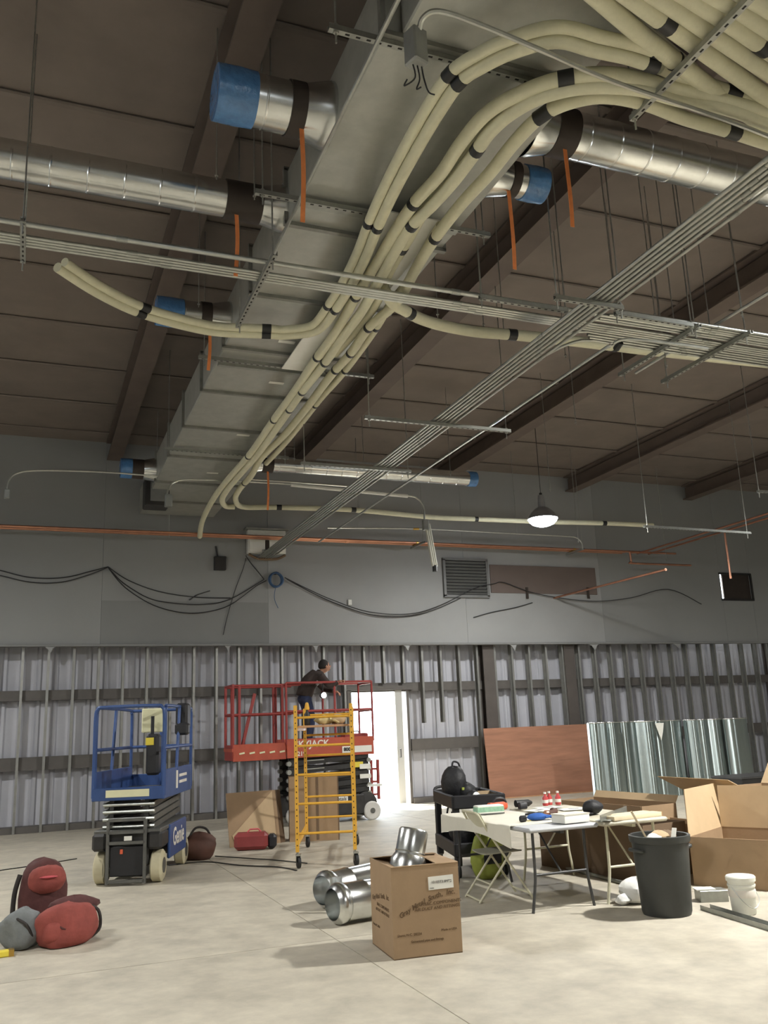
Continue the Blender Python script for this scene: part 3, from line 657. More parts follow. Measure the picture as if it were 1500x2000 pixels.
# ---- bent conduits and boxes before the wall -----------------------------------------
def cond(pts, label, r=0.017, per=6):
    t = E('conduit', pts[0], label, 'conduit', 'bent conduits near the back wall'); MB().tube(smoothpath(pts, per), r, 8).build('tube', 'emt', t, 40); return t
YA = 15.6
t = cond([gy(14, 955, YA), gy(18, 938, YA), gy(32, 925, YA), gy(75, 919, YA), gy(200, 922, YA), gy(330, 931, YA), gy(500, 937, YA), gy(700, 951, YA)], 'long conduit bending down at the left edge, below the branch duct')
MB().box(gy(14, 965, YA), (0.09, 0.09, 0.16), ch=0.01).build('junction_box', 'box_steel', t)
YA = 15.2
t = cond([gy(326, 972, YA), gy(329, 955, YA), gy(340, 942, YA), gy(372, 937, YA), gy(480, 941, YA), gy(568, 946, YA), gy(700, 958, YA), gy(795, 968, YA), gy(815, 974, YA), gy(827, 990, YA), gy(829, 1015, YA)], 'bent conduit from a grey box to the hanging pipe stub')
MB().box(gy(329, 978, YA), (0.12, 0.12, 0.22), ch=0.01).build('junction_box', 'box_steel', t)
MB().box(gy(831, 1026, YA), (0.11, 0.1, 0.2), ch=0.01).build('junction_box', 'box_steel', t)
MB().tube([gy(568, 947, YA), gy(796, 969, YA)], 0.034, 10).build('sleeve', 'white_paint', t, 40)
b = MB(); b.tube([gy(712, 961, YA), (gy(712, 961, YA).x, YA, ZC)], 0.006, 6); b.build('hanger_rod', 'rod_zinc', t)
YA = 17.2
t = cond([gy(640, 1031, YA), gy(820, 1033, YA), gy(1000, 1042, YA), gy(1100, 1047, YA), gy(1125, 1050, YA), gy(1136, 1060, YA), gy(1138, 1074, YA)], 'thin conduit just above the copper pipes, bending down under the lamp')
MB().tube([gy(807, 1033, YA), gy(818, 1033, YA)], 0.026, 8).build('coupling', 'brass', t, 40)
for px, py in ((700, 1031), (1010, 1042)): q = gy(px, py, YA); MB().tube([q, (q.x, q.y, ZC-0.01)], 0.005, 6).build('hanger_rod', 'rod_zinc', t)
# dark hanging device by the duct end
q = gy(305, 965, 16.6)
t = E('duct_drop_box', q, 'dark box hanging beside the far end of the wide duct', 'box')
MB().box(q, (0.45, 0.4, 0.55), ch=0.02).build('housing', 'dark_metal', t); MB().box(q+Vector((0.02, -0.21, 0.0)), (0.3, 0.02, 0.38), ch=0.005).build('front_panel', 'louver_grey', t)
MB().tube([q+Vector((0, 0, 0.27)), (q.x, q.y, ZC)], 0.006, 6).build('hanger_rod', 'rod_zinc', t)
# wall cabinet where the bundle ends
q = gy(521, 1064, 18.74)
t = E('wall_cabinet', (q.x, 18.74, 5.5), 'small white electrical cabinet on the wall where the conduits end', 'cabinet')
MB().box((q.x, 18.79, 5.78), (0.86, 0.16, 0.52), ch=0.01).build('body', 'white_paint', t)
MB().box((q.x-0.22, 18.70, 5.74), (0.34, 0.02, 0.40)).build('door', 'label_white', t); MB().box((q.x+0.22, 18.70, 5.74), (0.34, 0.02, 0.40)).build('door', 'label_white', t)
MB().box((q.x, 18.70, 5.70), (0.08, 0.04, 0.22)).build('breaker_strip', 'collar_dark', t); MB().box((q.x, 18.76, 6.06), (0.96, 0.24, 0.03)).build('top_ledge', 'emt', t)
b = MB(); b.tube(smoothpath([(q.x-0.4, 18.76, 5.5), (q.x-0.2, 18.72, 5.40), (q.x+0.2, 18.72, 5.40), (q.x+0.42, 18.76, 5.5)], 5), 0.03, 8); b.build('cable_loop', 'cardboard_dark', t, 40)
# coil of blue cable, small dark box, sensor
q = gy(538, 1133, 18.82); t = E('cable_coil', q, 'coil of blue cable hung on the wall under the cabinet', 'cable')
for k in range(5):
    pts = [(q.x+(0.13+0.018*(k % 3))*math.cos(a), 18.82-0.02*k, q.z+(0.15+0.015*(k % 2))*math.sin(a)) for a in [2*PI*i/20 for i in range(21)]]; MB().tube(pts, 0.016, 6).build('loop', 'cable_blue', t, 60)
MB().box((q.x, 18.83, q.z+0.15), (0.04, 0.1, 0.05)).build('hook', 'dark_metal', t)
b = MB(); b.tube(smoothpath([(q.x, 18.8, q.z-0.13), (q.x-0.03, 18.82, q.z-0.4), (q.x+0.06, 18.84, q.z-0.62)], 5), 0.007, 5); b.build('loose_end', 'cable_blue', t)
q = gy(430, 1100, 18.8); t = E('wall_box', q, 'small dark square box on the wall left of the cabinet', 'box'); MB().box((q.x, 18.82, q.z), (0.26, 0.1, 0.30), ch=0.01).build('housing', 'dark_metal', t); MB().tube([(q.x-0.05, 18.84, q.z+0.15), (q.x-0.09, 18.84, q.z+0.38)], 0.02, 6).build('conduit_stub', 'cable_black', t)
q = gy(684, 1176, 18.82); tag(MB().box((q.x, 18.85, q.z), (0.09, 0.05, 0.13), ch=0.01).build('wall_sensor', 'white_paint'), 'tiny white sensor on the wall right of the cable coil', 'sensor')
# swagged cables
def wire(pts, label, r=0.011, Y=18.845):
    tag(MB().tube(smoothpath([gy(p[0], p[1], Y) for p in pts], 6), r, 6).build('wall_cable', 'cable_black', None, 60), label, 'cable', 'dark cables draped along the back wall')
wire([(-40, 1106), (0, 1114), (60, 1128), (125, 1128), (180, 1115), (211, 1107)], 'upper draped cable at the left edge of the wall')
wire([(-40, 1118), (0, 1124), (60, 1137), (120, 1137), (175, 1122), (211, 1108)], 'lower draped cable at the left edge of the wall', Y=18.83)
wire([(211, 1107), (250, 1133), (310, 1155), (380, 1166), (450, 1168)], 'highest draped cable between the left hook and the cabinet')
wire([(211, 1108), (240, 1138), (290, 1168), (340, 1178), (400, 1180), (450, 1170), (515, 1132)], 'middle draped cable between the left hook and the cable coil', Y=18.83)
wire([(212, 1110), (245, 1148), (300, 1182), (360, 1197), (410, 1194), (452, 1180), (500, 1145), (520, 1134)], 'lowest draped cable between the left hook and the cable coil', Y=18.82)
wire([(370, 1172), (385, 1162), (410, 1154)], 'short loose cable end on the draped cables')
wire([(480, 1085), (490, 1100), (505, 1118), (516, 1132)], 'cable from the cabinet down to the coil', Y=18.82)
wire([(436, 1240), (445, 1200), (460, 1150), (475, 1110), (480, 1090)], 'thin cable hanging down the wall below the cabinet', 0.007)
wire([(556, 1128), (600, 1150), (650, 1172), (720, 1195), (800, 1199), (860, 1182), (925, 1150), (965, 1140), (985, 1138), (1050, 1160), (1150, 1174), (1230, 1168), (1305, 1151), (1370, 1180)], 'long cable draped from the coil past the louver to the right', Y=18.79)
wire([(560, 1131), (610, 1158), (660, 1180), (730, 1202), (800, 1203), (850, 1190), (900, 1168)], 'second cable draped from the coil to the louver', Y=18.82)
wire([(925, 1206), (960, 1196), (1005, 1187), (1040, 1177)], 'slanting cable on the wall below the wall patch', 0.012)
# louver, wall patch, vent
a = gy(865, 1092, 18.85); c = gy(953, 1166, 18.85); x0, x1, z0, z1 = a.x, c.x, c.z, a.z
t = E('wall_louver', ((x0+x1)/2, 18.87, z0), 'square grey louver vent with horizontal slats on the wall', 'vent')
b = MB()
for (cx, cz, dx, dz_) in (((x0+x1)/2, z1, x1-x0+0.06, 0.06), ((x0+x1)/2, z0, x1-x0+0.06, 0.06), (x0, (z0+z1)/2, 0.06, z1-z0), (x1, (z0+z1)/2, 0.06, z1-z0)): b.box((cx, 18.84, cz), (dx, 0.09, dz_))
b.build('frame', 'louver_grey', t); MB().box(((x0+x1)/2, 18.865, (z0+z1)/2), (x1-x0, 0.01, z1-z0)).build('backing', 'slot', t)
for k in range(11): MB().box(((x0+x1)/2, 18.83, z0+0.06+k*(z1-z0-0.1)/10.5), (x1-x0-0.04, 0.07, 0.012), rx=-0.65).build('slat', 'louver_grey', t)
a = gy(956, 1101, 18.84); c = gy(1167, 1160, 18.84)
t = E('wall_patch', ((a.x+c.x)/2, 18.86, c.z), 'wide dull brown board patching the wall right of the louver', 'board')
MB().box(((a.x+c.x)/2, 18.855, (a.z+c.z)/2-0.02), (c.x-a.x, 0.025, a.z-c.z), ch=0.004).build('board', 'plywood_dull', t)
for px in (1030, 1149): q = gy(px, 1158, 18.82); MB().box((q.x, 18.83, q.z), (0.06, 0.03, 0.28)).build('cleat', 'collar_dark', t)
t = E('wall_vent', ((VX0+VX1)/2, 18.9, VZ0), 'dark shuttered vent at the right edge of the wall with a slit of daylight', 'vent')
MB().box(((VX0+VX1)/2+0.05, 18.93, (VZ0+VZ1)/2), (VX1-VX0-0.10, 0.04, VZ1-VZ0)).build('shutter', 'collar_dark', t)
b = MB()
for (cx, cz, dx, dz_) in (((VX0+VX1)/2, VZ1, VX1-VX0+0.08, 0.05), ((VX0+VX1)/2, VZ0, VX1-VX0+0.08, 0.05), (VX1+0.02, (VZ0+VZ1)/2, 0.05, VZ1-VZ0)): b.box((cx, 18.86, cz), (dx, 0.04, dz_))
b.build('frame', 'dark_metal', t)
#SECTION floor things
def B(*a, **k): return MB().box(*a, **k)
def T_(pts, r, n=8): return MB().tube(pts, r, n)
def V3(*a): return Vector(a)
# ================= blue scissor lift =================
t = E('scissor_lift', (1.21, 11.55, 0), 'blue scissor lift with lowered platform and beige tyres', 'lift', 'scissor lifts', rz=math.radians(-20))
P = lambda mb, nm, m, sm=None, par=t: mb.build(nm, m, par, sm, local=True)
ch = P(B((0, 0.9, 0.40), (0.50, 1.72, 0.40), ch=0.02), 'chassis', 'lift_dark')
P(B((0, 0.03, 0.27), (0.40, 0.03, 0.34), ch=0.01), 'front_panel', 'black_plastic')
P(B((0, 0.9, 0.60), (0.80, 1.75, 0.05), ch=0.01), 'chassis_cover', 'lift_grey')
for s_ in (-1, 1):
    pn = P(B((s_*0.40, 1.0, 0.42), (0.04, 1.05, 0.40), ch=0.012), 'side_panel', 'lift_blue')
    P(B((s_*0.33, 0.2, 0.49), (0.17, 0.42, 0.20), ch=0.03), 'fender', 'lift_dark')
    for y in (0.2, 1.62):
        w_ = P(MB().lathe([(0.05, -0.07), (0.155, -0.07), (0.185, -0.05), (0.185, 0.05), (0.155, 0.07), (0.05, 0.07)], 20, (s_*0.335, y, 0.185), (1, 0, 0)), 'wheel', 'tyre_beige', 35)
        P(MB().lathe([(0.0, -0.075), (0.09, -0.075), (0.09, 0.075), (0, 0.075)], 12, (s_*0.335, y, 0.185), (1, 0, 0)), 'hub', 'lift_grey', 35, w_)
text('side_lettering', 'Genie', 0.30, 'print_white', t, (0.422, 1.0, 0.44), (PI/2, 0, PI/2), bold=0.006)
lad = P(B((-0.22, -0.01, 0.38), (0.035, 0.035, 0.72)), 'ladder_rail', 'lift_grey'); P(B((0.22, -0.01, 0.38), (0.035, 0.035, 0.72)), 'ladder_rail', 'lift_grey')
for z in (0.05, 0.48, 0.60, 0.74): P(B((0, -0.01, z), (0.44, 0.035, 0.035)), 'ladder_rung', 'lift_grey')
P(B((0.02, -0.02, 0.53), (0.09, 0.02, 0.05)), 'latch', 'label_white'); P(B((-0.06, 0.005, 0.38), (0.03, 0.02, 0.05)), 'light', 'orange_tool')
for lv in range(4):
    z0 = 0.635+lv*0.085
    for s_ in (-1, 1):
        P(MB().bar((s_*0.27, 0.08, z0+0.01), (s_*0.27, 1.7, z0+0.075), 0.05, 0.065), 'scissor_arm', 'lift_grey')
        P(MB().bar((s_*0.21, 0.08, z0+0.075), (s_*0.21, 1.7, z0+0.01), 0.05, 0.065), 'scissor_arm', 'lift_dark')
    P(T_([(-0.31, 0.08, z0+0.02), (0.31, 0.08, z0+0.02)], 0.022), 'pivot_tube', 'emt', 40)
pf = P(B((0, 0.9, 1.01), (0.84, 1.8, 0.05), ch=0.01), 'platform_deck', 'lift_grey')
P(B((0, -0.005, 1.04), (0.86, 0.03, 0.15), ch=0.008), 'toe_board', 'lift_blue'); P(B((0, 1.81, 1.08), (0.86, 0.03, 0.22), ch=0.008), 'toe_board', 'lift_blue')
for s_ in (-1, 1): P(B((s_*0.42, 0.9, 1.13), (0.03, 1.8, 0.34), ch=0.008), 'toe_board', 'lift_blue')
P(B((-0.09, -0.025, 1.045), (0.34, 0.006, 0.085)), 'warning_label', 'label_cream'); P(B((0.17, -0.025, 1.045), (0.18, 0.006, 0.085)), 'warning_label', 'label_cream')
P(B((0.438, 0.75, 1.15), (0.006, 0.10, 0.22)), 'emblem', 'print_white')
for k, (z, l) in enumerate(((1.19, 0.5), (1.11, 0.5))): P(B((0.438, 1.15, z), (0.006, l, 0.035)), 'lettering_bar', 'print_white')
rr = 0.021
def rail(pts, nm='guard_rail'): return P(T_(pts, rr, 8), nm, 'lift_blue', 50)
rail(smoothpath([(-0.42, 0, 1.0), (-0.42, 0, 1.5), (-0.42, 0, 1.95), (-0.39, 0, 2.05), (-0.3, 0, 2.07), (0.3, 0, 2.07), (0.39, 0, 2.05), (0.42, 0, 1.95), (0.42, 0, 1.5), (0.42, 0, 1.0)], 4), 'gate_hoop')
for s_ in (-1, 1):
    rail(smoothpath([(s_*0.42, 0.06, 1.0), (s_*0.42, 0.06, 1.9), (s_*0.42, 0.1, 2.04), (s_*0.42, 0.22, 2.07), (s_*0.42, 1.65, 2.07), (s_*0.42, 1.77, 2.03), (s_*0.42, 1.80, 1.9), (s_*0.42, 1.80, 1.0)], 4), 'side_hoop')
    rail([(s_*0.42, 0.0, 1.56), (s_*0.42, 1.8, 1.56)], 'mid_rail'); rail([(s_*0.42, 0.75, 1.02), (s_*0.42, 0.95, 2.06)], 'rail_post')
rail([(-0.42, 1.8, 2.06), (0.42, 1.8, 2.06)]); rail([(-0.42, 1.8, 1.56), (0.42, 1.8, 1.56)], 'mid_rail'); rail([(0.0, 1.8, 1.02), (0.0, 1.8, 2.06)], 'rail_post')
P(B((0.16, 0.55, 1.90), (0.28, 0.06, 0.30), rz=0.2, ch=0.01), 'manual_box', 'label_cream')
P(B((0.22, 0.35, 1.48), (0.16, 0.18, 0.5), ch=0.03), 'battery_box', 'black_plastic'); P(B((0.19, 0.255, 1.64), (0.10, 0.01, 0.09)), 'yellow_sticker', 'label_yellow'); P(T_([(0.20, 0.35, 1.7), (0.20, 0.35, 1.95)], 0.022), 'handle_post', 'black_plastic', 40)
P(B((0.44, 1.1, 1.95), (0.16, 0.26, 0.34), ch=0.03), 'control_box', 'black_plastic'); P(B((0.46, 0.95, 1.78), (0.18, 0.16, 0.16), ch=0.03), 'control_joystick_box', 'black_plastic')

# ================= red scissor lift =================
LX, LY = 5.42, 16.9
t = E('scissor_lift', (LX, LY, 0), 'red orange scissor lift raised at the back wall with a worker on it', 'lift', 'scissor lifts')
Pw = lambda mb, nm, m, sm=None, par=None: mb.build(nm, m, par or t, sm)
xa, xb, xc = 3.57, 4.57, 6.30; y0, y1 = 16.5, 17.28; zd = 1.45
Pw(B((5.4, LY, 0.32), (1.75, 0.6, 0.34), ch=0.03), 'chassis', 'lift_dark')
Pw(B((5.62, y0-0.0, 0.30), (0.9, 0.05, 0.36), ch=0.02), 'side_tray', 'lift_dark'); 
lb = Pw(B((5.55, y0-0.03, 0.42), (0.36, 0.012, 0.11)), 'side_label', 'label_white'); text('label_text', 'Rentals', 0.10, 'print_black', lb, (5.55-LX, y0-0.042-LY, 0.42), (PI/2, 0, 0), shear=0.2)
for x in (4.72, 6.22):
    for y in (y0+0.02, y1-0.04):
        w_ = Pw(MB().lathe([(0.05, -0.06), (0.15, -0.06), (0.17, -0.045), (0.17, 0.045), (0.15, 0.06), (0.05, 0.06)], 20, (x, y, 0.17), (0, 1, 0)), 'wheel', 'tyre_white', 35)
        Pw(MB().lathe([(0, -0.068), (0.05, -0.068), (0.05, 0.068), (0, 0.068)], 12, (x, y, 0.17), (0, 1, 0)), 'hub', 'lift_grey', 35, w_)
Pw(MB().lathe([(0.17, -0.05), (0.22, -0.04), (0.22, 0.1), (0.17, 0.1)], 16, (6.12, y0+0.06, 0.30), (0, 1, 0)), 'fender', 'lift_dark', 40)
lv = 5; z0 = 0.44; dz = (1.20-z0)/lv
for k in range(lv):
    za, zb_ = z0+k*dz, z0+(k+1)*dz
    for y in (y0+0.06, y1-0.1):
        a_ = Pw(MB().bar((4.62, y, za+0.04), (6.2, y, zb_-0.02), 0.04, 0.085), 'scissor_arm', 'lift_dark'); Pw(MB().bar((4.62, y+0.05, zb_-0.02), (6.2, y+0.05, za+0.04), 0.04, 0.085), 'scissor_arm', 'lift_dark')
        for x in (4.62, 6.2): Pw(MB().lathe([(0.045, -0.03), (0.045, 0.06)], 10, (x, y, za+0.05), (0, 1, 0)), 'pivot', 'emt', 40)
    Pw(MB().bar((4.9, y0+0.03, za+0.09), (5.3, y0+0.03, za+0.10), 0.01, 0.018), 'hydraulic_line', 'emt')
Pw(B((5.95, y0+0.035, 1.02), (0.26, 0.012, 0.10)), 'caution_label', 'label_yellow'); Pw(B((6.12, y0+0.033, 0.98), (0.22, 0.012, 0.09)), 'caution_label', 'label_white'); Pw(B((6.12, y0+0.033, 0.80), (0.22, 0.012, 0.08)), 'caution_label', 'label_white')
Pw(B(((xb+xc)/2, LY, zd-0.04), (xc-xb, y1-y0, 0.07)), 'platform_deck', 'lift_red'); Pw(B(((xa+xb)/2, LY, zd-0.06), (xb-xa+0.05, y1-y0-0.06, 0.06)), 'extension_deck', 'lift_red')
tb = Pw(B(((xb+xc)/2, y0, 1.37), (xc-xb, 0.03, 0.34), ch=0.006), 'toe_board', 'lift_red'); Pw(B(((xb+xc)/2, y1, 1.40), (xc-xb, 0.03, 0.28), ch=0.006), 'toe_board', 'lift_red')
te = Pw(B(((xa+xb)/2, y0+0.05, 1.34), (xb-xa, 0.03, 0.30), ch=0.006), 'toe_board', 'lift_red'); Pw(B((xa, LY, 1.34), (0.03, y1-y0-0.1, 0.28), ch=0.006), 'toe_board', 'rail_red')
for k in range(5): Pw(B((xa+0.16+k*0.19, y0+0.03, 1.33), (0.1, 0.008, 0.03), ry=-0.15), 'reflector_dash', 'label_cream')
text('side_lettering', 'SKYJACK', 0.17, 'print_white', t, (5.05-LX, y0-0.018-LY, 1.44), (PI/2, 0, 0), bold=0.004); text('side_lettering', '3219', 0.11, 'print_white', t, (4.82-LX, y0-0.018-LY, 1.27), (PI/2, 0, 0), bold=0.003)
lb = Pw(B((5.95, y0-0.018, 1.31), (0.60, 0.01, 0.12)), 'phone_label', 'label_white'); text('label_text', '800-', 0.09, 'print_black', lb, (5.76-LX, y0-0.026-LY, 1.31), (PI/2, 0, 0), bold=0.004)
def rr2(pts, nm='guard_rail', r=0.022): return Pw(MB().tube(pts, r, 8), nm, 'rail_red', 50)
for y in (y0+0.01, y1-0.01):
    rr2([(xb, y, 2.58), (xc, y, 2.58)], 'top_rail'); rr2([(xb, y, 2.05), (xc, y, 2.05)], 'mid_rail')
    for x in (xb, (xb+xc)/2+0.1, xc): rr2([(x, y, 1.45), (x, y, 2.58)], 'rail_post')
    yy = y+(0.05 if y < LY else -0.05)
    rr2([(xa, yy, 2.55), (xb+0.3, yy, 2.55)], 'top_rail'); rr2([(xa, yy, 2.02), (xb+0.3, yy, 2.02)], 'mid_rail')
    for x in (xa, xa+0.12, xb-0.06): rr2([(x, yy, 1.42), (x, yy, 2.55)], 'rail_post', 0.026)
for x in (xa, xc):
    for z in (2.56, 2.03): rr2([(x, y0+0.03, z), (x, y1-0.03, z)], 'end_rail')
rr2([(xa+0.18, y0+0.1, 1.45), (xa+0.42, y0+0.1, 2.4)], 'folded_brace', 0.032)
for x in (6.42, 6.56): Pw(B((x, LY+0.1, 0.70), (0.05, 0.05, 0.75)), 'ladder_rail', 'rail_red')
for z in (0.42, 0.66, 0.9): Pw(B((6.49, LY+0.1, z), (0.14, 0.04, 0.04)), 'ladder_rung', 'rail_red')
Pw(B((6.30, y0+0.1, 0.62), (0.3, 0.2, 0.04)), 'pothole_bar', 'white_paint')
# things on the red lift
q = V3(5.98, 16.7, zd+0.0); b = MB(); b.box(q+V3(0, 0, 0.08), (0.5, 0.22, 0.14), ch=0.02); tt = E('tool_case', q, 'low red tool case on the red lift deck', 'case'); b.build('body', 'rail_red', tt); T_([q+V3(-0.1, 0, 0.15), q+V3(-0.08, 0, 0.19), q+V3(0.08, 0, 0.19), q+V3(0.1, 0, 0.15)], 0.012).build('handle', 'black_plastic', tt, 40)
q = gy(633, 1358, 16.46); tt = E('work_light', q, 'small glaring white work light clipped to the red lift rail', 'light')
MB().lathe([(0.04, 0.0), (0.06, 0.02), (0.06, 0.1), (0.03, 0.14)], 12, q, (0, 1, 0)).build('housing', 'black_plastic', tt, 40); MB().lathe([(0.0, -0.012), (0.04, -0.008), (0.052, 0.012), (0.0, 0.012)], 12, q, (0, 1, 0)).build('lens', 'led_work', tt, 40); T_([q+V3(0, 0.1, 0.03), q+V3(0, 0.07, 0.2), V3(q.x, 16.5, 2.57)], 0.012).build('clip_arm', 'black_plastic', tt, 40)
# ---- worker on the red lift, leaning right over the rail ----
wk = E('person', (5.10, 16.86, zd-0.005), 'worker in dark brown jacket and blue jeans bending over the red lift rail', 'person')
def fuse(b, nm, m, vox=0.016, par=wk, it=6):
    o = b.build(nm, m, par, None, local=True); md_ = o.modifiers.new('fuse', 'REMESH'); md_.mode = 'VOXEL'; md_.voxel_size = vox; md_.use_smooth_shade = True
    s_ = o.modifiers.new('soften', 'SMOOTH'); s_.factor = 0.5; s_.iterations = it; return o
HIP, SHO, NEC, HEA = V3(-0.06, 0, 0.86), V3(0.22, 0, 1.27), V3(0.27, 0, 1.34), V3(0.36, -0.02, 1.46)
def chain(b, pts, rs, n=12): b.tube(smoothpath(pts, 4), [rs[min(int(i/4), len(rs)-2)]*(1-(i % 4)/4)+rs[min(int(i/4)+1, len(rs)-1)]*((i % 4)/4) if i < 4*(len(rs)-1) else rs[-1] for i in range(4*(len(pts)-1)+1)], n)
ARMS = {-1: [V3(0.21, -0.19, 1.27), V3(0.36, -0.30, 1.08), V3(0.52, -0.34, 1.135)], 1: [V3(0.21, 0.19, 1.27), V3(0.40, 0.25, 1.06), V3(0.58, 0.10, 0.98)]}
b = MB()   # the body: head, neck, trunk, arms with hands, legs
b.blob(HEA, (0.19, 0.16, 0.24), 1, 0.0, 16, 10); b.blob(HEA+V3(0.075, 0, -0.03), (0.06, 0.10, 0.13), 2, 0, 10, 8); b.blob(HEA+V3(0.105, 0, 0.0), (0.05, 0.03, 0.05), 2, 0, 8, 6)
for s_ in (-1, 1): b.blob(HEA+V3(-0.005, s_*0.082, 0.0), (0.05, 0.03, 0.065), 3, 0, 8, 6)
chain(b, [SHO, NEC, HEA-V3(0.01, 0, 0.06)], [0.09, 0.062, 0.06]); chain(b, [HIP, (HIP+SHO)/2+V3(-0.05, 0, 0.05), SHO], [0.12, 0.12, 0.13])
for s_ in (-1, 1):
    A = ARMS[s_]; chain(b, A, [0.055, 0.042, 0.032]); d_ = (A[2]-A[1]).normalized(); h0 = A[2]; sd_ = d_.cross(V3(0, 0, 1)).normalized()
    b.blob(h0+d_*0.045, (0.095, 0.06, 0.05), 4, 0, 10, 8, rz=math.atan2(d_.y, d_.x))
    for f_ in range(4):
        o_ = h0+d_*0.08+sd_*(f_-1.5)*0.021; L_ = (0.062, 0.072, 0.068, 0.052)[f_]; b.tube([o_, o_+d_*L_*0.5+V3(0, 0, -0.008), o_+d_*L_*0.75+V3(0, 0, -0.04), o_+d_*L_*0.55+V3(0, 0, -0.062)], [0.0105, 0.01, 0.009, 0.008], 6)
    b.tube([h0+d_*0.02+sd_*s_*-0.03, h0+d_*0.05+sd_*s_*-0.055+V3(0, 0, -0.015), h0+d_*0.075+sd_*s_*-0.052+V3(0, 0, -0.035)], [0.013, 0.011, 0.009], 6)
    chain(b, [HIP+V3(0, s_*0.09, 0), V3(0.02, s_*0.11, 0.47), V3(-0.03, s_*0.12, 0.08)], [0.08, 0.055, 0.042])
fuse(b, 'body', 'skin', 0.009, it=3)
b = MB(); chain(b, [HIP+V3(-0.02, 0, 0.02), (HIP+SHO)/2+V3(-0.06, 0, 0.06), SHO+V3(-0.01, 0, 0.02)], [0.165, 0.17, 0.155]); b.blob(SHO+V3(-0.02, 0, -0.02), (0.26, 0.46, 0.24), 5, 0.04); b.tube([SHO, NEC+V3(0.02, 0, 0.02)], [0.11, 0.085], 12)
for s_ in (-1, 1): A = ARMS[s_]; chain(b, [A[0], A[1], A[2]-(A[2]-A[1]).normalized()*0.01], [0.085, 0.066, 0.05])
fuse(b, 'jacket', 'jacket', 0.016)
b = MB()
b.blob(HIP+V3(0, 0, -0.02), (0.28, 0.36, 0.26), 6, 0.03)
for s_ in (-1, 1): chain(b, [HIP+V3(0, s_*0.09, -0.02), V3(0.03, s_*0.115, 0.47), V3(-0.03, s_*0.125, 0.08)], [0.105, 0.078, 0.068])
fuse(b, 'jeans', 'jeans', 0.016)
b = MB(); b.blob(HEA+V3(-0.03, 0, 0.02), (0.215, 0.19, 0.235), 7, 0.05, 14, 9, flat=0.6); b.build('hair', 'hair_dark', wk, 60, local=True)
for s_ in (-1, 1):
    b = MB(); b.blob((0.03, s_*0.125, 0.05), (0.29, 0.11, 0.12), 8, 0.02, 12, 8, flat=0.75); b.tube([(-0.035, s_*0.125, 0.03), (-0.035, s_*0.125, 0.16)], 0.06, 10); b.build('boot', 'boot', wk, 50, local=True)
    B(HEA+V3(0.088, s_*0.035, 0.02), (0.012, 0.03, 0.012), ch=0.003).build('eye', 'print_black', wk, local=True)
B(HEA+V3(0.098, 0, -0.065), (0.012, 0.05, 0.008)).build('mouth', 'brown_leather', wk, local=True)
fuse(MB().blob((0.16, -0.10, 1.20), (0.12, 0.14, 0.24), 9, 0.1), 'shirt_patch', 'shirt_grey', 0.016)

# ================= yellow rolling scaffold =================
t = E('rolling_scaffold', (3.65, 11.38, 0), 'tall yellow steel rolling scaffold with ladder ends on black casters', 'scaffold', rz=math.radians(-20))
P = lambda mb, nm, m, sm=None, par=None: mb.build(nm, m, par or t, sm, local=True)
WS, LS = 0.365, 2.05
for (y, nm) in ((0, 'front'), (LS, 'back')):
    for s_ in (-1, 1):
        ps = P(MB().bar((s_*WS, y, 0.20), (s_*WS, y, 2.02), 0.045, 0.045), 'post', 'scaffold_yellow')
        b = MB()
        for k in range(24): b.box((s_*WS, y-0.0235, 0.28+k*0.072), (0.012, 0.002, 0.016))
        tag(b.build('pin_holes', 'slot', ps, local=True), kind='stuff')
        c_ = P(MB().lathe([(0.02, -0.02), (0.072, -0.02), (0.078, 0.0), (0.072, 0.02), (0.02, 0.02)], 16, (s_*WS+0.01, y+0.03, 0.078), (1, 0.3, 0)), 'caster_wheel', 'caster_black', 40)
        P(B((s_*WS+0.01, y+0.02, 0.165), (0.07, 0.09, 0.02)), 'caster_plate', 'emt', None, c_)
        for q_ in (-1, 1): P(MB().bar((s_*WS+0.01+q_*0.028, y+0.03, 0.07), (s_*WS+0.01+q_*0.028, y+0.005, 0.165), 0.006, 0.04), 'caster_fork', 'emt', None, c_)
        P(T_([(s_*WS, y, 0.16), (s_*WS, y, 0.24)], 0.014), 'caster_stem', 'emt', 40, c_)
    for z in ((0.42, 0.78, 1.14, 1.50, 1.86) if y == 0 else (0.42, 0.72, 1.02, 1.32, 1.62, 1.92)): P(MB().tube([(-WS, y, z), (WS, y, z)], 0.016, 8), 'rung', 'scaffold_yellow', 50)
for s_ in (-1, 1):
    for z in (0.30, 1.72): P(MB().bar((s_*WS, 0, z), (s_*WS, LS, z), 0.03, 0.06), 'side_rail', 'scaffold_yellow')
P(B((0, LS/2, 1.745), (0.66, LS-0.06, 0.025)), 'deck', 'plywood_edge')
M4 = t.matrix_basis.copy()
tm = Matrix.Translation(t.location) @ Matrix.Rotation(math.radians(-20), 4, 'Z')
def onsc(x, y, z=1.76): return tm @ V3(x, y, z)
q = onsc(-0.22, 0.15); tt = E('spray_bottle', q, 'small yellow bottle standing on top of the scaffold deck', 'bottle'); MB().lathe([(0.035, 0), (0.04, 0.01), (0.04, 0.14), (0.016, 0.18), (0.016, 0.2)], 12, q).build('body', 'dark_metal', tt, 40); MB().lathe([(0.03, 0.2), (0.034, 0.22), (0.02, 0.29), (0, 0.3)], 10, q).build('cap', 'scaffold_yellow', tt, 40)
q = onsc(0.0, 0.22); tt = E('work_glove', q, 'crumpled tan work glove lying on the scaffold deck', 'glove'); MB().blob(q+V3(0, 0, 0.055), (0.24, 0.14, 0.13), 5, 0.3, flat=0.8).build('palm', 'tan_glove', tt, 60)
